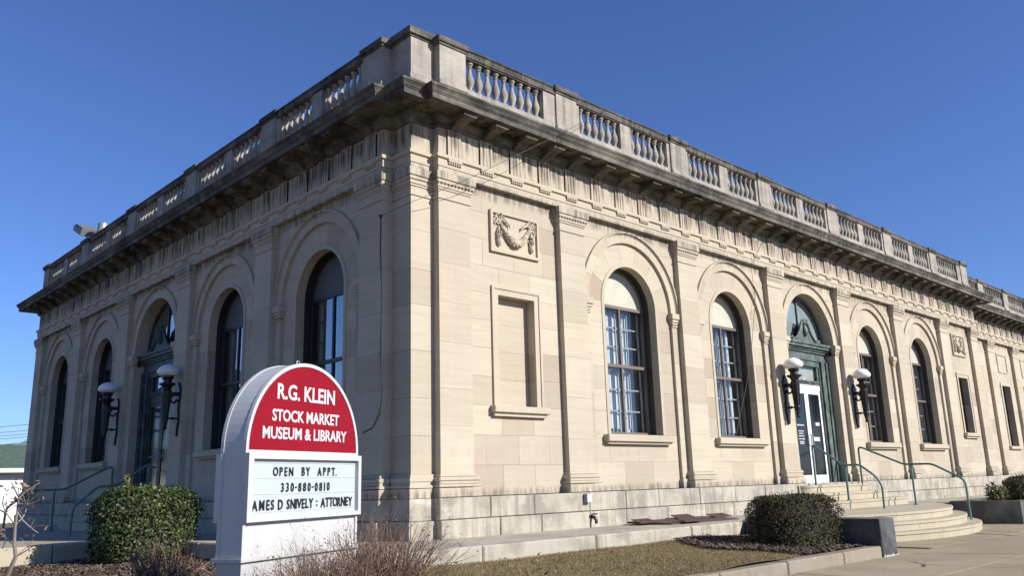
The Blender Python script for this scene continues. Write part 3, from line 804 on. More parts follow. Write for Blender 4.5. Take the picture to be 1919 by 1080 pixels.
m = MB(); m.box(.17, .64, .12, .64, 7.25, 7.285); m.box(.13, .64, .08, .64, 7.285, 7.40); part('cap', m, 'cornice_stone', cp)

# wing set back at the far right
YW = .6; PWG = [27.45, 30.35, 33.2]
for a in PWG: pilaster(a, PW, FR, YW)
def plain_bay(x0, x1, win):
    W = T(0, YW, 0); c = (x0+x1)/2; h = .48; zb, zt = 1.05, 3.35
    body = MB()
    if win: body.box(x0, c-h, BK, IN, ZT, ZA+.3).box(c+h, x1, BK, IN, ZT, ZA+.3).box(c-h, c+h, BK, IN, ZT, zb).box(c-h, c+h, BK, IN, zt, ZA+.3)
    else: body.box(x0, x1, BK, IN, ZT, ZA+.3)
    bay = part('bay_wall', body, 'smooth_stone', bld, W)
    if win:
        ashlar(x0, x1, .004, zb, WB, BK, .5, .9, bay, W, sd_()); ashlar(x0, c-h, zb, zt, WB, BK, .5, 1, bay, W, sd_()); ashlar(c+h, x1, zb, zt, WB, BK, .5, 1, bay, W, sd_()); ashlar(x0, x1, zt, ZA, WB, BK, .45, .9, bay, W, sd_())
        f = MB().box(c-h-.12, c-h, WB-.03, WB+.01, zb, zt+.12).box(c+h, c+h+.12, WB-.03, WB+.01, zb, zt+.12).box(c-h, c+h, WB-.03, WB+.01, zt, zt+.12)
        part('window_frame_stone', f, 'smooth_stone', bay, W); part('sill', MB().chbox(c-.68, c+.68, WB-.1, WB+.1, zb-.11, zb, .01), 'smooth_stone', bay, W)
        w = part('window', MB().box(c-h, c-h+.05, .3, .36, zb, zt).box(c+h-.05, c+h, .3, .36, zb, zt).box(c-h+.05, c+h-.05, .3, .35, 2.2, 2.26).box(c-h+.05, c+h-.05, .3, .36, zb, zb+.05).box(c-h+.05, c+h-.05, .3, .36, zt-.05, zt), 'dark_frame', bld, W)
        pane('pane', c-h+.05, c+h-.05, zb+.05, 2.2, .33, w, W); pane('pane', c-h+.05, c+h-.05, 2.26, zt-.05, .33, w, W)
    else:
        ashlar(x0, x1, .004, ZA, WB, BK, .5, .95, bay, W, sd_())
    q = MB(); e = .06
    for (a0, a1, z0, z1) in ((c-.55, c+.55, 3.85, 4.6),):
        q.box(a0, a1, WB-.03, WB+.005, z1-e, z1); q.box(a0, a1, WB-.03, WB+.005, z0, z0+e); q.box(a0, a0+e, WB-.03, WB+.005, z0+e, z1-e); q.box(a1-e, a1, WB-.03, WB+.005, z0+e, z1-e)
    if not win: q.box(c-.5, c-.44, WB-.03, WB+.005, .9, 3.4).box(c+.44, c+.5, WB-.03, WB+.005, .9, 3.4).box(c-.44, c+.44, WB-.03, WB+.005, 3.34, 3.4).box(c-.5, c+.5, WB-.06, WB+.005, .8, .9)
    part('wall_panel', q, 'smooth_stone', bay, W)
plain_bay(XE, PWG[0], False); plain_bay(PWG[0]+PW, PWG[1], True); plain_bay(PWG[1]+PW, PWG[2], True); plain_bay(PWG[2]+PW, 40, False)
plinth_run(XE, 40, FR, YW, 8)
CW = [XE+.62+.705*k for k in range(21)]
brackets(FR, CW, YW)
for a in (25.3, 27.49, 30.39, 33.24): pier(a, PWD, FR, YW)
for x0, x1, n in ((XE, 25.3, 3), (25.86, 27.49, 7), (28.05, 30.39, 10), (30.95, 33.24, 10), (33.8, 38, 18)): rail_run(x0, x1, FR, YW, n, False)

# roof deck and the dark hall behind the windows
part('roof_deck', MB().box(.45, 39.5, .45, 19, 6.2, 6.3), 'tar_roof', bld)
m = MB()
m.box(.7, 39.5, .95, 18.9, -.2, -.12); m.box(.7, 39.5, .95, 18.9, 5.05, 5.15); m.box(24.0, 24.2, .95, 18.9, -.12, 5.05); m.box(5.2, 24.0, 6.0, 6.2, -.12, 5.05); m.box(39.3, 39.5, 1.2, 18.9, -.12, 5.05); m.box(5.2, 5.4, 6.2, 18.9, -.12, 5.05)
part('interior_hall', m, 'room_wall', bld)

flush_stones(bld, 290)

# ------------------------------------------------------------------ wall lamps
def lamp(F, a, label):
    W = F @ T(a, 0, 0); base = (F @ T(a, 0, 1.35)).translation
    o = thing('wall_lamp', label, 'lamp', base, 'torch lamps beside the doors')
    pl = MB(); pl.prism([(-.03, 1.33), (.03, 1.33), (.05, 1.5), (.085, 1.62), (.085, 1.78), (.05, 1.86), (.06, 2.05), (.10, 2.14), (.10, 2.30), (.06, 2.38), (.0, 2.46), (-.06, 2.38), (-.10, 2.30), (-.10, 2.14), (-.06, 2.05), (-.05, 1.86), (-.085, 1.78), (-.085, 1.62), (-.05, 1.5)], -.05, -.004)
    part('wall_plate', pl, 'black_iron', o, W)
    ar = MB(); ar.box(-.03, .03, -.30, -.04, 2.17, 2.25); ar.tube([(0, -.05, 2.1), (0, -.10, 2.02), (0, -.17, 2.04), (0, -.19, 2.12), (0, -.14, 2.16)], .024, 6)
    ar.lathe([(.07, -.03), (.085, 0), (.07, .03)], (0, -.27, 2.21), 12)
    part('bracket_arm', ar, 'black_iron', o, W, True)
    ar = MB(); ar.tube([(0, -.04, 1.70), (0, -.27, 1.70)], .022, 6); ar.ball((0, -.12, 1.70), .035, 8); ar.lathe([(.06, -.025), (.07, 0), (.06, .025)], (0, -.27, 1.70), 12)
    part('bracket_arm', ar, 'black_iron', o, W, True)
    tb = MB(); tb.lathe([(.004, 1.45), (.035, 1.47), (.05, 1.50), (.03, 1.53), (.045, 1.56), (.05, 1.62), (.058, 1.75), (.075, 2.0), (.092, 2.2), (.10, 2.27), (.075, 2.30), (.10, 2.36), (.165, 2.40), (.17, 2.425), (.09, 2.445), (.085, 2.50), (.12, 2.53), (.125, 2.565), (.08, 2.58), (.05, 2.585)], (0, -.27, 0), 16)
    for k in range(8):
        q = k*PI/4; tb.tube([(.052*math.cos(q), -.27+.052*math.sin(q), 1.62), (.098*math.cos(q), -.27+.098*math.sin(q), 2.22)], .010, 5)
    part('torch_body', tb, 'black_iron', o, W, True)
    gl = MB(); gl.lathe([(.09, 2.575), (.15, 2.585), (.195, 2.61), (.222, 2.65), (.222, 2.69), (.198, 2.735), (.155, 2.775), (.10, 2.808), (.05, 2.825), (.008, 2.832)], (0, -.27, 0), 22)
    part('globe', gl, 'globe_glass', o, W, True)
lamp(FR, PF[3]+PW/2, 'black torch lamp with white globe left of the sunlit green front door')
lamp(FR, PF[4]+PW/2, 'black torch lamp with white globe right of the sunlit green front door')
lamp(LF, PL[3]+.2+.24, 'black torch lamp with pale globe right of the shaded side door')
lamp(LF, PL[2]+.2+.24, 'black torch lamp with pale globe left of the shaded side door')

# ------------------------------------------------------------------ terrace, steps, kerb, pavement
ter = MB(); ter.box(-1.15, 6.9, -1.25, .3, -1.0, ZT); ter.box(6.9, 40, -1.25, .7, -1.0, ZT-.001); ter.box(-1.15, .3, .3, 5.0, -1.0, ZT-.002); ter.box(-4.4, .3, 5.35, 15.5, -1.0, ZT-.003)
terrace = struct('terrace', ter, 'terrace_slab')
r = random.Random(21); x = -1.5
for x0, x1 in ((-1.15, -.02), (-.02, 2.1), (2.1, 4.4), (4.4, 6.2), (6.48, 7.2), (15.5, 17.6), (17.6, 19.8)):
    part('coping_block', MB().chbox(x0+.007, x1-.007, -1.62+r.uniform(-.006, .006), -1.252, -1.0, ZT+r.uniform(.002, .008), .02, r.random()), 'plinth_stone', terrace)
W90 = Matrix.Rotation(R_(-90), 4, 'Z')
for k in range(3):
    part('coping_block', MB().chbox(-4.9+1.66*k+.02, -4.9+1.66*(k+1)-.0, -1.5, -1.152, -1.0, ZT+.004, .02, r.random()), 'plinth_stone', terrace, W90)
part('coping_block', MB().box(-1.5, -1.152, -1.61, .0+-.02, -1.0, ZT+.003, .4), 'plinth_stone', terrace)
for x0, x1 in ((-4.6, -3.0), (-3.0, -1.55)):
    part('coping_block', MB().chbox(x0+.005, x1-.005, 5.08, 5.348, -1.05, ZT+.003, .015, r.random()*.3), 'step_stone', terrace)
# side door steps
st = thing('side_steps', 'two shaded stone steps below the side door', 'steps', (-.6, DCY, ZT))
for k, (d, z) in enumerate(((1.0, -.40), (.68, -.23), (.36, -.06))):
    part('step', MB().zprism([(-d, DCY-1.75-d*.3), (-.09, DCY-1.75-d*.3), (-.09, DCY+1.75+d*.3), (-d, DCY+1.75+d*.3)], ZT if k == 0 else z-.17, z), 'step_stone', st)

es = thing('entrance_steps', 'pale stone entrance steps with three bowed treads below a landing', 'steps', (11.2, -2.4, ZG))
CXS, RS = 11.2, 6.5
def bow(y0, x): return y0+(RS-math.sqrt(RS*RS-(x-CXS)**2))
XL, XR = 7.16, 15.24
for k, (y0, z0, z1) in enumerate(((-3.30, ZG-.05, -.895), (-3.02, -.895, -.735), (-2.74, -.735, ZT-.006))):
    cuts = [XL, 8.5+.2*k, 10.3-.25*k, 12.2+.2*k, 14.0, XR]
    for j in range(5):
        x0, x1 = cuts[j]+.004, cuts[j+1]-.004; n = 8
        crv = [(x0+(x1-x0)*i/n, bow(y0, x0+(x1-x0)*i/n)) for i in range(n+1)]
        tn = random.random()
        back = -1.64 if k == 2 else bow(y0, (x0+x1)/2)+.75
        q = MB(); q.zprism(crv+[(x1, back), (x0, back)], z0, z1-.05, tn)
        q.zprism([(a, b-.022) for a, b in crv]+[(x1, back), (x0, back)], z1-.05, z1, tn)
        part('step_stone', q, 'step_stone', es)
part('landing', MB().box(XL, XR, -1.64, -1.26, -.9, ZT-.004, .4), 'step_stone', es)
def rounded(x0, x1, y0, y1, rr, n=7):
    P = [(x0+rr-rr*math.cos(PI/2*i/n), y0+rr-rr*math.sin(PI/2*i/n)) for i in range(n+1)]
    P += [(x1-rr+rr*math.sin(PI/2*i/n), y0+rr-rr*math.cos(PI/2*i/n)) for i in range(n+1)]
    return P+[(x1, y1), (x0, y1)]
for k, (x0, x1, y0, z0, z1) in enumerate(((10.15, 14.75, -1.0, ZT, -.395), (10.45, 14.4, -.66, -.395, -.22), (10.75, 14.08, -.33, -.22, -.05))):
    cut = (11.75, 12.9, 12.3)[k]
    q = MB(); q.zprism(rounded(x0, x1, y0+.02, -.13, .35), z0, z1-.045, .35); q.zprism(rounded(x0, x1, y0, -.13, .35), z1-.045, z1, .2)
    part('step', q, 'step_stone', es)

pv = MB(); pv.box(-60, 6.5, -40, -3.93, -1.3, ZG-.02); pv.box(6.5, 60, -40, -1.66, -1.3, ZG-.021)
pavement = struct('pavement', pv, 'concrete')
r = random.Random(9)
ys = [-3.94, -5.5, -7.2, -9.0]; xs = [1.0+2.3*k for k in range(12)]
for i in range(len(xs)-1):
    for j in range(3):
        if xs[i]+2.3 <= 6.9 or j >= 0:
            part('slab', MB().box(xs[i]+.008, xs[i+1]-.008, ys[j+1]+.008, ys[j]-.008, ZG-.03, ZG+r.uniform(-.003, .003), r.random()), 'concrete', pavement)
for i in range(len(xs)-1):
    if xs[i] > 6.5: part('slab', MB().box(xs[i]+.008, xs[i+1]-.008, -3.93, -1.67, ZG-.03, ZG+r.uniform(-.003, .003), r.random()), 'concrete', pavement)

kb = MB().box(-14, 5.9, -3.86, -3.80, -1.2, -.93); kerb = struct('kerb', kb, 'kerb_stone')
x = -13.9
while x < 5.8:
    w = 1.55; x1 = min(x+w, 5.94)
    part('kerb_block', MB().chbox(x+.006, x1-.006, -3.93+r.uniform(-.006, .006), -3.74, -1.15, -.905+r.uniform(-.008, .006), .018, r.random()), 'kerb_stone', kerb); x += w

ch = thing('stair_cheek_wall', 'dark polished stone cheek block beside the bowed steps and clipped hedge', 'wall', (6.2, -2.8, ZG), 'dark stone flanks of the steps')
part('block', MB().chbox(5.95, 6.47, -3.95, -1.64, ZG-.05, -.502, .012), 'granite_dark', ch)
m = MB(); rr = random.Random(2)
for i in range(26):
    xx = 5.955+i*.0195; m.box(xx, xx+.0195, -3.962, -3.945, ZG-.01, ZG+.008+rr.random()*.025)
part('salt_crust', m, 'snow', ch)
pb = thing('planter', 'dark stone planter holding a low hedge right of the steps', 'planter', (18.5, -2.6, ZG), 'dark stone flanks of the steps')
part('trough', MB().box(15.3, 22.5, -3.2, -3.0, ZG-.05, -.535).box(15.3, 15.5, -3.0, -1.64, ZG-.05, -.535).box(15.5, 22.5, -1.85, -1.64, ZG-.05, -.535), 'granite_dark', pb)
part('soil', MB().box(15.5, 22.5, -3.0, -1.85, ZG, -.60), 'mulch', pb)

# ------------------------------------------------------------------ lawn and beds
def zl(x, y):
    t = min(1, max(0, (-1.6-y)/2.15)); z = -.762-.135*t
    if x < -1.5: z = min(z, -.80-.03*min(3, -1.5-x)) if y < -1.4 else -.83-.02*min(4, -1.5-x)
    if x > 4: z -= .03*min(2, x-4)
    return z+.012*math.sin(x*2.1+y)+.010*math.sin(y*3.3-x*1.7)
def sheet(name, mat, x0, x1, y0, y1, n, m, dz=0, keep=None):
    V = []; Fc = []
    for j in range(m+1):
        for i in range(n+1):
            x = x0+(x1-x0)*i/n; y = y0+(y1-y0)*j/m; V.append((x, y, zl(x, y)+dz))
    for j in range(m):
        for i in range(n): Fc.append((j*(n+1)+i, j*(n+1)+i+1, (j+1)*(n+1)+i+1, (j+1)*(n+1)+i))
    mb = MB().add(V, Fc); return struct(name, mb, mat, True)
sheet('lawn', 'lawn_soil', -14, 6.2, -3.79, -1.45, 60, 12)
sheet('lawn_side', 'lawn_soil', -14, -1.4, -1.45, 5.1, 30, 20)
def zbed(x, y): return zl(x, y)+.012
def bed(name, pts, cx, cy):
    V = [(cx, cy, zbed(cx, cy)+.03)]; n = len(pts); Fc = []
    for ring in (1, 2, 3):
        for a, b in pts:
            t = ring/3; x = cx+(a-cx)*t; y = cy+(b-cy)*t; V.append((x, y, zbed(x, y)+(.03 if ring < 3 else -.02)))
    for i in range(n):
        Fc.append((0, 1+i, 1+(i+1) % n))
        for q in (0, 1): Fc.append((1+q*n+i, 1+(q+1)*n+i, 1+(q+1)*n+(i+1) % n, 1+q*n+(i+1) % n))
    return struct(name, MB().add(V, Fc), 'mulch', True)
bed('mulch_bed', [(3.9, -1.66), (3.4, -2.2), (3.5, -2.9), (3.9, -3.5), (4.6, -3.72), (5.93, -3.74), (6.0, -2.5), (6.0, -1.66)], 4.9, -2.7)
bed('mulch_bed', [(-5.6, 5.05), (-6.4, 3), (-6.6, 0), (-6.2, -2.6), (-4.5, -3.5), (-2.6, -3.5), (-1.7, -2.5), (-1.56, -1.4), (-1.55, 2), (-1.55, 5.05)], -3.6, 1.0)

def blades(n, sampler, h0, h1, wd, mat, name, lean=.5):
    P = np.array([sampler() for _ in range(n)]); a = rng.uniform(0, 2*PI, n); h = rng.uniform(h0, h1, n); l = rng.uniform(0, lean, n); la = rng.uniform(0, 2*PI, n)
    d = np.stack([np.cos(a), np.sin(a), np.zeros(n)], 1)*(wd*rng.uniform(.6, 1.4, n))[:, None]
    tip = P+np.stack([np.cos(la)*l*h, np.sin(la)*l*h, h], 1)
    V = np.empty((n*3, 3)); V[0::3] = P-d; V[1::3] = P+d; V[2::3] = tip
    F = np.arange(n*3).reshape(n, 3); tn = np.repeat(rng.random(n), 3)
    o = link(name, np_mesh(name, V, F, tn, mat)); o['kind'] = 'stuff'; return o
def in_bed(x, y): return (x > 3.5+.35*abs(y+2.5) and x < 6.6)
def lawn_pt():
    while True:
        x = -2.2+8.4*random.random()**1.15; y = -3.74+2.12*random.random()
        if in_bed(x, y): continue
        if random.random() > .35+.65*(.5+.5*math.sin(x*3.1+1.3*math.sin(y*4))*math.sin(y*5.2+1.7*math.sin(x*2.3)))**.6: continue
        return (x, y, zl(x, y)-.004)
tag(blades(120000, lawn_pt, .018, .048, .0032, 'grass_blade', 'grass', 1.3), 'short dry winter grass growing between terrace wall and kerb', 'grass')
def chips(name, n, sampler, label):
    P = np.array([sampler() for _ in range(n)]); a = rng.uniform(0, PI, n); tl = rng.normal(0, .35, (n, 2)); L = rng.uniform(.010, .034, n); w = rng.uniform(.004, .012, n)
    u = np.stack([np.cos(a), np.sin(a), tl[:, 0]], 1)*L[:, None]; v = np.stack([-np.sin(a), np.cos(a), tl[:, 1]], 1)*w[:, None]
    V = np.empty((n*4, 3)); V[0::4] = P-u-v; V[1::4] = P+u-v; V[2::4] = P+u+v; V[3::4] = P-u+v
    o = link(name, np_mesh(name, V, np.arange(n*4).reshape(n, 4), np.repeat(rng.random(n), 4), 'mulch_chip')); o['kind'] = 'stuff'; return tag(o, label, 'mulch')
def bedpt(x0, x1, y0, y1, f=None):
    def s():
        while True:
            x = random.uniform(x0, x1); y = random.uniform(y0, y1)
            if f and not f(x, y): continue
            return (x, y, zbed(x, y)+.03+random.random()*.015)
    return s
chips('mulch_chips', 14000, bedpt(3.45, 5.94, -3.72, -1.68, in_bed), 'bark chips under the clipped hedge beside the steps')
chips('mulch_chips', 26000, bedpt(-5.6, -1.6, -2.6, 5.0), 'bark chips under the leafy hedge left of the sign')

def litter_pt():
    if random.random() < .5: x, y = random.uniform(-1.5, 6.4), -3.70+2.05*random.random()**2
    else: x, y = random.uniform(-5.5, -1.6), random.uniform(-2.5, 5)
    return (x, y, zl(x, y)+.05)
n = 420; P = np.array([litter_pt() for _ in range(n)]); a = rng.uniform(0, 2*PI, n); L = rng.uniform(.015, .035, n); tl = rng.normal(0, .4, (n, 2))
u = np.stack([np.cos(a), np.sin(a), tl[:, 0]], 1)*L[:, None]; v = np.stack([-np.sin(a), np.cos(a), tl[:, 1]], 1)*L[:, None]*.6
V = np.empty((n*4, 3)); V[0::4] = P-u; V[1::4] = P+v; V[2::4] = P+u; V[3::4] = P-v
o = link('fallen_leaves', np_mesh('fallen_leaves', V, np.arange(n*4).reshape(n, 4), np.repeat(rng.random(n), 4), 'dead_leaf')); o['kind'] = 'stuff'; tag(o, 'scattered dry fallen leaves on the lawn and bark beds', 'leaves')

# ------------------------------------------------------------------ handrails
def handrail(name, label, plane, pts, posts, r_=.024):
    # pts/posts given in (outward distance, z); plane(d, z) -> world
    o = thing(name, label, 'handrail', plane(pts[-1][0], pts[-1][1]), 'green pipe handrails')
    def smooth(P, k=5):
        out = [P[0]]
        for i in range(1, len(P)-1):
            a, b, c = Vector(P[i-1]), Vector(P[i]), Vector(P[i+1]); e = min(.11, (a-b).length*.45, (c-b).length*.45)
            s, f = b+(a-b).normalized()*e, b+(c-b).normalized()*e
            for q in range(k+1):
                t = q/k; out.append(tuple(s*(1-t)**2+b*2*t*(1-t)+f*t*t))
        return out+[P[-1]]
    W = [plane(d, z) for d, z in pts]
    part('rail', MB().tube(smooth(W), r_, 10), 'rail_green', o, smooth=True)
    for d, z0, z1 in posts:
        m = MB().tube([plane(d, z0), plane(d, z1)], r_, 10); q = plane(d, z0)
        part('post', m, 'rail_green', o, smooth=True)
        part('post_flange', MB().lathe([(.05, 0), (.05, .012), (.03, .02)], q, 10), 'rail_green', o)
XN, XF = 11.6, 13.85
handrail('handrail', 'green pipe handrail on the near side of the sunlit entrance steps', lambda d, z: (XN, -d, z), [(.10, -.05), (.10, .885), (.81, .374), (1.16, .386), (1.50, .12), (1.62, -.08), (1.61, ZT)], [(.84, -.395, .37)])
handrail('handrail', 'green pipe handrail on the far side of the sunlit entrance steps', lambda d, z: (XF, -d, z), [(.17, -.05), (.17, .858), (1.24, .372), (1.87, .368), (2.46, .04), (2.56, -.06), (2.57, -.895)], [(1.40, ZT, .368)])
YN, YF = 8.2, 11.55
handrail('handrail', 'green pipe handrail in the shade on the near side of the side door', lambda d, z: (-d, YN, z), [(.43, -.40), (.43, .80), (1.08, .347), (1.42, .342), (1.85, -.05), (1.86, ZT)], [(.46, -.4, .78)])
handrail('handrail', 'green pipe handrail in the shade on the far side of the side door', lambda d, z: (-d, YF, z), [(.05, -.06), (.05, .81), (.15, .81), (1.06, .325), (1.75, .321), (2.2, -.05), (2.22, ZT)], [(1.27, ZT, .322)])

# ------------------------------------------------------------------ small fittings on the building
bx = thing('junction_box', 'small white junction box on the pale stone plinth', 'junction box', (3.64, -.10, -.165))
part('box', MB().chbox(3.58, 3.70, -.165, -.095, -.165, -.025, .01), 'steel_grey', bx); part('lid', MB().box(3.585, 3.695, -.172, -.166, -.16, -.03), 'white_paint', bx)
sp = thing('wall_spigot', 'dark water spigot on the lower plinth course below the junction box', 'spigot', (3.72, -.13, -.52))
part('body', MB().tube([(3.72, -.12, -.40), (3.72, -.19, -.41), (3.72, -.22, -.45), (3.72, -.22, -.51)], [.025, .03, .028, .022], 8), 'black_iron', sp, smooth=True)
part('valve_wheel', MB().lathe([(.045, 0), (.05, .01), (.045, .02)], (3.72, -.19, -.365), 10), 'black_iron', sp)
ht = thing('cellar_hatch', 'low rusty metal hatch lying on the terrace against the plinth', 'hatch', (5.6, -.6, ZT))
m = MB(); m.add([(4.75, -.98, ZT+.003), (6.7, -1.05, ZT+.003), (6.75, -.22, ZT+.02), (4.55, -.20, ZT+.02), (4.75, -.98, ZT+.022), (6.7, -1.05, ZT+.022), (6.75, -.22, ZT+.05), (4.55, -.20, ZT+.05)], [(0, 3, 2, 1), (4, 5, 6, 7), (0, 1, 5, 4), (1, 2, 6, 5), (2, 3, 7, 6), (3, 0, 4, 7)])
part('cover', m, 'rust_plate', ht)
for x0, y0, ln_, tl in ((4.35, -.55, .42, .05), (5.0, -.98, .50, .035), (5.75, -.34, .50, .06), (6.45, -.62, .52, .05)):
    P = [(x0, y0-.10, .045), (x0+ln_, y0-.13, .05), (x0+ln_+.05, y0+.12, .05+tl), (x0+.03, y0+.13, .048+tl)]
    part('edge_plate', MB().add([(a, b_, ZT+z) for a, b_, z in P]+[(a, b_, ZT+z-.012) for a, b_, z in P], [(0, 1, 2, 3), (4, 7, 6, 5), (0, 4, 5, 1), (1, 5, 6, 2), (2, 6, 7, 3), (3, 7, 4, 0)]), 'rust_plate', ht)

cb = thing('service_cable', 'thin black cable running down the shaded corner pilaster', 'cable', (-.02, .64, .98))
P = [on_x(714, 405, -.012), on_x(713, 470, -.012), on_x(716, 560, -.012), on_x(713, 660, -.012), on_x(716, 740, -.012), on_x(712, 775, -.012), on_x(698, 803, -.012), on_x(680, 812, -.012)]
part('cable', MB().tube(P, .007, 5), 'cable_black', cb); part('bracket', MB().ball(P[0], .03, 8), 'black_iron', cb)
cb = thing('service_cable', 'thin dark overhead cable slung across the sunlit corner up to the balustrade', 'cable', tuple(P[0]))
Q = [P[0], on_x(742, 392, -.06), on_x(770, 379, -.12), on_y(812, 363, -.25), on_y(858, 344, -.40), on_y(905, 322, -.58), on_y(960, 295, -.72), on_y(1015, 268, -.74), on_y(1075, 238, -.6), on_y(1110, 220, -.35), on_y(1138, 204, -.03)]
part('cable', MB().tube(Q, .0042, 5), 'cable_black', cb)
cb = thing('service_cable', 'thin dark cable hanging from the cornice down to the second arched window', 'cable', tuple(on_y(1382, 815, .08)))
Q = [on_y(1440, 425, -.52), on_y(1428, 455, -.3), on_y(1408, 500, .06), on_y(1416, 560, .10), on_y(1410, 640, .10), on_y(1400, 720, .10), on_y(1385, 790, .10), on_y(1381, 815, .10)]
part('cable', MB().tube(Q, .0055, 5), 'cable_black', cb)

fl = thing('floodlight', 'grey floodlight and lamp can on top of the shaded balustrade', 'floodlight', (.25, 15.4, 7.37))
part('base_bracket', MB().box(.1, .45, 15.2, 15.6, 7.372, 7.42).tube([(.25, 15.4, 7.42), (.25, 15.5, 7.62)], .04, 8), 'steel_grey', fl)
Wf = T(.15, 15.95, 7.78) @ Matrix.Rotation(R_(25), 4, 'X') @ Matrix.Rotation(R_(0), 4, 'Z')
part('housing', MB().box(-.25, .25, -.42, .42, -.10, .06).box(-.22, .22, -.36, .36, .06, .12), 'fixture_grey', fl, Wf)
part('lens', MB().box(-.22, .22, -.38, .38, -.115, -.10), 'door_black', fl, Wf)
part('lamp_can', MB().lathe([(.10, 0), (.17, .04), (.15, .12), (.13, .42), (.10, .44)], (.35, 15.15, 7.42), 14), 'steel_grey', fl, smooth=True)

# ------------------------------------------------------------------ monument sign
K = 7.5/9.0
SX, SY = -3.6365, -2.5390
WS = T(SX, SY, 0) @ Matrix.Rotation(R_(22), 4, 'Z')
def zz_(z): return .164+(z-.164)*K
def uu(u): return u*K
ZB = -.90
sg = thing('monument_sign', 'white arched sign board with red top and letter panel at the corner', 'sign', tuple((WS @ Vector((uu(1.03), .14, ZB)))), None, R_(22))
DP = .34*K; HW = 1.03*K; cx = HW; zc = zz_(.612)
out = [(cx+HW, zz_(-.52))]+arcpts(cx, zc, HW, 0, PI, 36)+[(cx-HW, zz_(-.52))]
part('cabinet', MB().prism(out, 0.012, DP-.012), 'sign_white', sg, WS)
m = MB(); N = 36
for b0, b1 in ((-.006, .03), (DP-.03, DP+.006)):
    for i in range(N): m.prism(ringseg(cx, zc, HW-.028, HW+.006, PI*i/N, PI*(i+1)/N, 1), b0, b1)
    m.box(cx-HW-.006, cx-HW+.028, b0, b1, zz_(-.52), zc); m.box(cx+HW-.028, cx+HW+.006, b0, b1, zz_(-.52), zc)
    m.box(cx-HW+.028, cx+HW-.028, b0, b1, zz_(.575), zz_(.606))
part('edge_trim', m, 'sign_white', sg, WS)
m = MB()
for s in (-1, 1):
    for b in (.05, DP-.05):
        for k in range(9): m.ball((cx+s*(HW+.002), b, zz_(-.45)+k*.115), .0035, 6)
part('rivet_row', m, 'steel_grey', sg, WS)
rd = part('red_panel', MB().prism(arcpts(cx, zc, HW-.027, 0, PI, 40), .002, .02), 'sign_red', sg, WS)
part('red_panel', MB().prism(arcpts(cx, zc, HW-.027, 0, PI, 40), DP-.02, DP-.002), 'sign_red', sg, WS)
# reader boards, front and back
for side in (0, 1):
    s = (lambda b: b) if side == 0 else (lambda b: DP-b)
    def bb(x0, x1, b0, b1, z0, z1): q0, q1 = sorted((s(b0), s(b1))); return (x0, x1, q0, q1, z0, z1)
    x0, x1, z0, z1 = uu(-.01), uu(2.07), zz_(-.155), zz_(.572); t = .066
    m = MB(); m.box(*bb(x0, x1, -.05, .012, z1-t*.8, z1)); m.box(*bb(x0, x1, -.05, .012, z0, z0+t*.62)); m.box(*bb(x0, x0+t, -.05, .012, z0+t*.62, z1-t*.8)); m.box(*bb(x1-t*.75, x1, -.05, .012, z0+t*.62, z1-t*.8))
    rb = part('reader_board_frame', m, 'sign_white', sg, WS)
    part('reader_panel', MB().box(*bb(x0+t, x1-t*.75, -.004, .012, z0+t*.62, z1-t*.8)), 'sign_panel', rb, WS)
    for k in range(4):
        z = zz_((.31, .135, -.055, .475)[k]); part('letter_track', MB().box(*bb(x0+t, x1-t*.75, -.009, -.004, z-.006, z)), 'sign_white', rb, WS)
m = MB(); m.chbox(-.035, 2*HW+.035, -.035, DP+.035, zz_(-.56), zz_(-.52), .006); part('base_ledge', m, 'sign_white', sg, WS)
part('base', MB().box(.0, 2*HW, .0, DP, ZB-.1, zz_(-.56)), 'sign_white', sg, WS)
m = MB(); m.tube([(cx-.05+.022*math.cos(a), DP*.35, zc+HW+.018+.022*math.sin(a)) for a in [k*PI/6 for k in range(13)]], .006, 6); part('lifting_eye', m, 'steel_grey', sg, WS)

def text_mesh(txt, name, mat, x0, x1, z0, z1, b, bold=.02, th=.004):
    c = bpy.data.curves.new('txt', 'FONT'); c.body = txt; c.size = 1; c.extrude = 0; c.offset = bold; c.resolution_u = 3
    o = bpy.data.objects.new('txt', c); COL.objects.link(o)
    dg = bpy.context.evaluated_depsgraph_get(); me = bpy.data.meshes.new_from_object(o.evaluated_get(dg))
    bpy.data.objects.remove(o); bpy.data.curves.remove(c)
    n = len(me.vertices); co = np.empty(n*3, dtype=np.float32); me.vertices.foreach_get('co', co); co = co.reshape(-1, 3)
    lo, hi = co.min(0), co.max(0)
    if x1 is None:      # natural width, centred on x0
        w_ = (hi[0]-lo[0])/.72*(z1-z0)*.78 if txt not in '.-:' else (hi[0]-lo[0])/(hi[1]-lo[1])*(z1-z0)
        x0, x1 = x0-w_/2, x0+w_/2
    x = x0+(co[:, 0]-lo[0])/(hi[0]-lo[0])*(x1-x0); z = z0+(co[:, 1]-lo[1])/(hi[1]-lo[1])*(z1-z0)
    co2 = np.stack([x, np.full(n, b), z], 1); me.vertices.foreach_set('co', co2.astype(np.float32).ravel()); me.name = name
    me.materials.clear(); me.materials.append(MATS[mat]); me.update()
    mb = MB(); v = [tuple(q) for q in co2]; fs = [tuple(p.vertices) for p in me.polygons]; mb.add(v, fs); bpy.data.meshes.remove(me)
    # give the letters thickness
    from collections import Counter
    ec = Counter()
    for f in fs:
        for i in range(len(f)): ec[(f[i], f[(i+1) % len(f)])] += 1
    side = [(a, c_) for (a, c_) in ec if (c_, a) not in ec]
    off = len(mb.v); mb.v += [(p[0], p[1]+th, p[2]) for p in v]; mb.t += [.3]*len(v)
    mb.f += [(a, c_, c_+off, a+off) for a, c_ in side]
    return mb
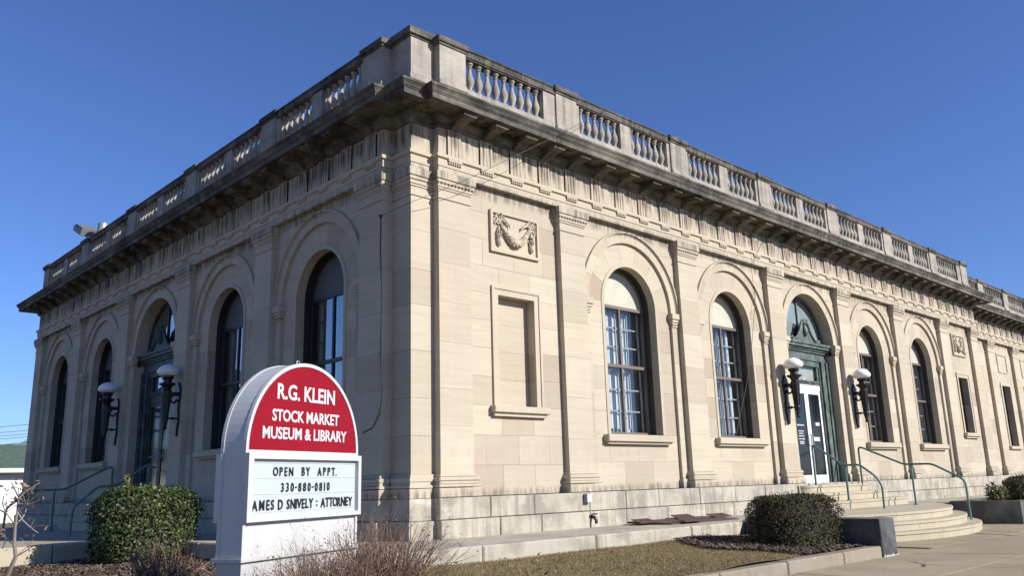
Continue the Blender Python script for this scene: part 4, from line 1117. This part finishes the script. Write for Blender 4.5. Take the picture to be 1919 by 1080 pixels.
def sline(txt, u0, u1, za, zb2, bold): part('lettering', text_mesh(txt, 'lettering', 'lettering_white', uu(u0), uu(u1), zz_(za), zz_(zb2), -.0025, bold), 'lettering_white', rd, WS)
sline('R.G. KLEIN', .475, 1.555, 1.187, 1.37, .024)
sline('STOCK MARKET', .40, 1.65, .935, 1.072, .024)
sline('MUSEUM & LIBRARY', .25, 1.815, .735, .872, .022)
# reader board letters, one by one
ADV = {' ': .62, '.': .34, '-': .5, '1': .62, 'I': .36, ':': .42, 'M': 1.5, 'N': 1.02, 'A': 1.06, 'O': .98, 'D': .95, 'E': .8, 'L': .78}
rbf = [o for o in sg.children if o.name.startswith('reader_board_frame')][0]
def reader(txt, u0, u1, za, zb2):
    H = (zb2-za)*K; tot = sum(ADV.get(ch_, .88) for ch_ in txt); sc = (u1-u0)*K/tot; x = uu(u0)
    for ch_ in txt:
        a = ADV.get(ch_, .88)*sc
        if ch_ != ' ':
            w = a*.76; xc = x+a/2; z0, z1 = zz_(za), zz_(zb2); j = random.uniform(-.002, .002)
            if ch_ == '.': z1 = z0+H*.17; w = H*.16
            if ch_ == '-': z0, z1 = z0+H*.40, z0+H*.55; w = a*.7
            if ch_ == ':': z0, z1 = z0+H*.18, z0+H*.78; w = H*.15
            if ch_ == 'I': w = H*.15
            part('letter', text_mesh(ch_, 'letter', 'sign_letter', xc, None, z0+j, z1+j, -.0125, .02, .003), 'sign_letter', rbf, WS)
        x += a
reader('OPEN  BY  APPT.', .43, 1.62, .325, .425)
reader('330-880-0810', .56, 1.49, .148, .25)
reader('AMES D SNIVELY : ATTORNEY', .115, 1.945, -.043, .068)

# ------------------------------------------------------------------ foliage
def leaf_cloud(name, P, Nrm, size, mat, parent, W=ID, aspect=.5, tone=None, fold=.0):
    n = len(P); d = rng.normal(0, 1, (n, 3)); d -= (d*Nrm).sum(1)[:, None]*Nrm*.6; d /= np.linalg.norm(d, axis=1)[:, None]+1e-9
    q = Nrm+rng.normal(0, .55, (n, 3)); s = np.cross(d, q); s /= np.linalg.norm(s, axis=1)[:, None]+1e-9
    L = size*rng.uniform(.6, 1.35, n); L = L[:, None]; w = L*aspect
    V = np.empty((n*4, 3)); V[0::4] = P; V[1::4] = P+d*L*.55+s*w*.5; V[2::4] = P+d*L; V[3::4] = P+d*L*.55-s*w*.5
    tn = np.repeat(rng.random(n) if tone is None else tone, 4)
    return link(name, np_mesh(name, V, np.arange(n*4).reshape(n, 4), tn, mat), parent, W)

def hedge(label, cx, cy, z0, hx, hy, h, n, size, mat, rotz=0, lump=.05, spike=False, group=None, tw=2, ex=2.8, sh=.66):
    o = thing('hedge', label, 'hedge', (cx, cy, z0), group, rotz); W = WORLD[o]
    def surf(u, v, k):
        # superellipsoid-like box surface; u around, v from bottom to top
        a = u; ca, sa = math.cos(a), math.sin(a); e = (abs(ca)**ex+abs(sa)**ex)**(-1/ex)
        prof = 1-.10*(1-v) if v < sh else math.sqrt(max(0, 1-((v-sh)/(1-sh))**2*.55))*1.0
        prof *= (1 if v > .12 else .86+.14*v/.12)
        lm = 1+lump*(math.sin(3*a+v*5)+math.sin(7*a-v*9+1)+.8*math.sin(11*v+4*a+2))
        return (hx*ca*e*prof*k*lm, hy*sa*e*prof*k*lm, h*v)
    P = []; Nn = []
    for _ in range(n):
        if random.random() < .72:
            u = random.uniform(0, 2*PI); v = random.random()**.9; k = 1-abs(random.gauss(0, .085)) if random.random() < .93 else 1+abs(random.gauss(0, .045))
            p = surf(u, v, k)
            nrm = Vector((p[0]/hx**1.2, p[1]/hy**1.2,   .25 if v < sh else 1.0))
        else:
            u = random.uniform(0, 2*PI); rr = math.sqrt(random.random())*.92; t = surf(u, 1.0, rr)
            bumpz = .04*math.sin(u*5+rr*9)*h
            p = (t[0]*1.28, t[1]*1.28, h*(1.0-abs(random.gauss(0, .05)) if random.random() < .9 else 1+abs(random.gauss(0, .03)))*(1-.14*rr**3)+bumpz*.5); nrm = Vector((0, 0, 1))
        nrm = nrm.normalized(); P.append(p); Nn.append(tuple(nrm))
    P = np.array(P); Nn = np.array(Nn)
    cl = np.sin(P[:, 0]*13+1)*np.sin(P[:, 1]*15)*np.sin(P[:, 2]*14+2)
    tone = np.clip(.42+.25*cl+rng.normal(0, .22, len(P)), 0, 1)
    if spike:
        m_ = 160; t = rng.random(m_); ang = rng.uniform(0, 2*PI, m_); rad = .045*(1-t)+.012
        S = np.stack([-hx*.46+rad*np.cos(ang), -.1*hy+rad*np.sin(ang), h*.97+t*.22], 1); P = np.vstack([P, S]); Nn = np.vstack([Nn, np.stack([np.cos(ang), np.sin(ang), .8+0*t], 1)]); tone = np.concatenate([tone, np.full(m_, .9)])
    f = leaf_cloud('foliage', P, Nn, size, mat, o, W, .55, tone)
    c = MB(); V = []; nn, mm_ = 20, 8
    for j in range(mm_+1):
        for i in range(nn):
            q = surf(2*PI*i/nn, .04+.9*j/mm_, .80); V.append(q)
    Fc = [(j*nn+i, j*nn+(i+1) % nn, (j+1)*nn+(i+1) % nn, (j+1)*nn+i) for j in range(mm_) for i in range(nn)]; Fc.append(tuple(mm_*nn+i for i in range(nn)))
    c.add(V, Fc, .05); part('shade_core', c, 'hedge_shade', o, W)  # solid shell added behind the leaves, carries the inner shade
    b = MB(); rr = random.Random(4)
    for k in range(tw): x, y = rr.uniform(-.5, .5)*hx, rr.uniform(-.5, .5)*hy; b.tube([(x, y, -.05), (x*1.2, y*1.1, h*.5)], [.03, .015], 6, .2)
    part('stem', b, 'twig', o, W)
    return o
paint('hedge_shade', (.012, .012, .008), .95)  # near-black: shade inside the hedge put into the colour
HL = on_y(272, 1050, 4.1)
hedge('rounded leafy green hedge left of the white sign', -2.02, 4.05, -.86, .80, .62, 1.12, 17000,   .052, 'box_leaf', R_(10), .028, True, None, 5)
hedge('dark brownish clipped hedge beside the bowed entrance steps', 5.10, -3.0, -.95, .82, .56, .83, 24000,   .031, 'yew_leaf', R_(-6), .026, False, None, 4)
hedge('dark clipped hedge growing in the stone planter', 19.6, -2.4, -.62, 2.1, .45, .62, 12000, .05, 'yew_leaf', 0, .02)

pl = thing('planter_shrub', 'small leafy evergreen plant in the planter before the dark hedge', 'plant', (16.5, -2.35, -.6))
st_ = MB(); P = []; Nn = []; rr = random.Random(8)
for k in range(16):
    a = rr.uniform(0, 2*PI); e = rr.uniform(.15, .75); L = rr.uniform(.28, .55); d = Vector((math.cos(a)*e, math.sin(a)*e*.7, 1-.5*e)); b0 = Vector((16.5+rr.uniform(-.25, .25), -2.35+rr.uniform(-.1, .1), -.62)); tip = b0+d*L
    st_.tube([b0, b0+d*L*.5+Vector((0, 0, .03)), tip], [.010, .008, .004], 5, .3)
    for q in range(20): t = .45+.55*rr.random(); p = b0+d*L*t; P.append(tuple(p)); Nn.append((rr.gauss(0, 1), rr.gauss(0, 1), .6))
Nn = np.array(Nn); Nn /= np.linalg.norm(Nn, axis=1)[:, None]
part('stem', st_, 'twig', pl); leaf_cloud('foliage', np.array(P), Nn, .13, 'plant_leaf', pl, ID, .32)

def bush(label, name, loc, n, hgt, spread, mat, leaves, lsize, r0, seed_, lmat='dead_leaf', curl=.35, nseg=5, sub=3):
    o = thing(name, label, 'shrub', loc); rr = random.Random(seed_); m = MB(); tips = []
    def grow(p, d, L, r, lvl):
        pts = [p]; q = Vector(p); dd = Vector(d)
        for i in range(nseg):
            dd = (dd+Vector((rr.gauss(0, curl*.35), rr.gauss(0, curl*.35), rr.gauss(.03, curl*.22)))).normalized(); q = q+dd*L/nseg; pts.append(q.copy())
        rs = [r*(1-.75*i/nseg) for i in range(nseg+1)]
        m.tube(pts, rs, 4 if lvl else 5, rr.random(), cap=False); tips.append(pts[-1]); tips.append(pts[-2])
        if lvl < 2:
            for k in range(sub if lvl == 0 else 2):
                i = rr.randint(1, nseg-1); nd = (dd+Vector((rr.gauss(0, .7), rr.gauss(0, .7), rr.gauss(.1, .4)))).normalized()
                grow(pts[i], nd, L*rr.uniform(.35, .6), rs[i]*.7, lvl+1)
    for k in range(n):
        a = rr.uniform(0, 2*PI); s = rr.uniform(.1, 1)*spread
        b0 = Vector(loc)+Vector((math.cos(a)*s*.35, math.sin(a)*s*.35, -.03)); d = Vector((math.cos(a)*s, math.sin(a)*s, hgt)).normalized()
        grow(b0, d, hgt*rr.uniform(.6, 1.1), r0*rr.uniform(.6, 1.1), 0)
    part('branches', m, mat, o)
    P = np.array([tuple(rr.choice(tips)+Vector((rr.gauss(0, .012), rr.gauss(0, .012), rr.gauss(-.01, .012)))) for _ in range(leaves)])
    Nn = rng.normal(0, 1, P.shape); Nn /= np.linalg.norm(Nn, axis=1)[:, None]
    leaf_cloud('dead_leaves', P, Nn, lsize, lmat, o, ID, .6)
    return o
bush('bare brown twiggy shrub in front of the sign base', 'twig_shrub', (-3.22, -3.2, -.86), 150, .60, .80, 'twig', 420, .022, .0078, 3)
bush('denser bare twiggy shrub right of the sign by the terrace end', 'twig_shrub', (-2.48, -3.0, -.85), 190, .74, .78, 'twig', 620, .024, .0078, 4)
bush('low tangled bare shrub between leafy hedge and sign', 'twig_shrub', (-3.05, .55, -.86), 80, .50, .6, 'twig', 260, .035, .008, 6)
bush('reddish bare shrub along the far side of the sign', 'twig_shrub', (-3.75, -.9, -.86), 34, .44, .6, 'twig', 220, .03, .0055, 9)

# sapling at the left edge of the picture
sp_ = thing('sapling', 'thin crooked bare sapling with a few brown leaves at the left', 'sapling', (-5.36, -2.03, -.84))
def dp(u, v, d): return CAM+ray(u, v)*d
m = MB()
tr = [dp(-25, 1150, 6.5), dp(12, 1085, 6.5), dp(30, 1045, 6.5), dp(27, 1020, 6.52), dp(29, 985, 6.55), dp(33, 960, 6.55), dp(36, 935, 6.6)]
m.tube(tr, [.022, .018, .015, .013, .011, .009, .006], 7, .5); part('trunk', m, 'pale_bark', sp_, smooth=True)
m = MB(); tips = []; rr = random.Random(17)
for pts in ([(30, 1045), (55, 1030), (62, 1010), (66, 995)], [(27, 1022), (10, 1008), (0, 1000)], [(29, 985), (12, 962), (5, 945), (8, 930)], [(33, 960), (50, 948), (66, 942), (74, 938)], [(33, 960), (42, 975), (58, 990), (72, 1000)], [(36, 935), (48, 922), (60, 915), (75, 905)], [(36, 935), (28, 918), (22, 905)], [(30, 985), (45, 968), (50, 955)], [(12, 962), (-5, 955)], [(50, 948), (55, 930), (62, 925)], [(12, 1008), (5, 1030)]):
    dd = rr.uniform(-.25, .25); q = [dp(a, b, 6.55+dd*i/len(pts)) for i, (a, b) in enumerate(pts)]
    m.tube(q, [.006-.0035*i/len(q) for i in range(len(q))], 5, rr.random()); tips += q[1:]
    for k in range(2):
        i = rr.randint(0, len(q)-2); e = q[i]+Vector((rr.uniform(-.12, .12), rr.uniform(-.12, .12), rr.uniform(.0, .12))); m.tube([q[i], (q[i]+e)/2+Vector((0, 0, .01)), e], [.003, .0025, .0015], 4, rr.random()); tips.append(e)
part('branches', m, 'pale_bark', sp_)
P = np.array([tuple(rr.choice(tips)+Vector((rr.gauss(0, .02), rr.gauss(0, .02), rr.gauss(0, .02)))) for _ in range(70)]); Nn = rng.normal(0, 1, P.shape); Nn /= np.linalg.norm(Nn, axis=1)[:, None]
leaf_cloud('dead_leaves', P, Nn, .04, 'dead_leaf', sp_, ID, .65)

# ------------------------------------------------------------------ beyond the building on the left
hs = thing('neighbour_house', 'low white house with a green roof beyond the left end', 'house', (3.0, 45, -1.1))
part('wall', MB().box(-14, 9, 43, 55, -1.13, 1.75), 'siding_white', hs)
part('roof', MB().add([(-14.6, 42.4, 1.72), (9.6, 42.4, 1.72), (9.6, 46, 3.2), (-14.6, 46, 3.2), (-14.6, 42.4, 1.6), (9.6, 42.4, 1.6), (9.6, 55.6, 1.7), (-14.6, 55.6, 1.7)], [(0, 1, 2, 3), (4, 5, 1, 0), (3, 2, 6, 7), (0, 3, 7, 4), (1, 5, 6, 2), (4, 7, 6, 5)]), 'green_roof', hs)
part('fascia', MB().box(-14.6, 9.6, 42.32, 42.395, 1.52, 1.74), 'siding_white', hs)
h2 = thing('grey_house', 'grey gabled house rising behind the green roof', 'house', (18, 62, -1.1))
part('wall', MB().prism([(11.6, -1.13), (19.6, -1.13), (19.6, 4.0), (15.6, 7.0), (11.6, 4.0)], 60, 70), 'siding_grey', h2)
part('roof', MB().prism([(11.2, 3.7), (15.6, 7.05), (20, 3.7), (20, 3.95), (15.6, 7.35), (11.2, 3.95)][::-1], 59.5, 70.5), 'siding_white', h2)
for k, (v0, v1) in enumerate(((790, 788), (799, 799), (804, 806), (811, 811), (823, 822))):
    a, b = CAM+ray(-900, v0+30)*36, CAM+ray(140, v1)*58
    wv = thing('power_line', ('highest', 'second highest', 'middle', 'second lowest', 'lowest')[k]+' of the thin power lines crossing the sky at far left', 'power line', tuple((a+b)/2), 'power lines')
    pts = [a+(b-a)*(i/12)+Vector((0, 0, -.5*math.sin(PI*i/12))) for i in range(13)]
    dz = (CAM+ray(30, v1)*((pts[11]-CAM).length)).z-pts[11].z
    part('wire', MB().tube([p+Vector((0, 0, .0)) for p in pts], .014 if k < 4 else .022, 4), 'cable_black', wv)
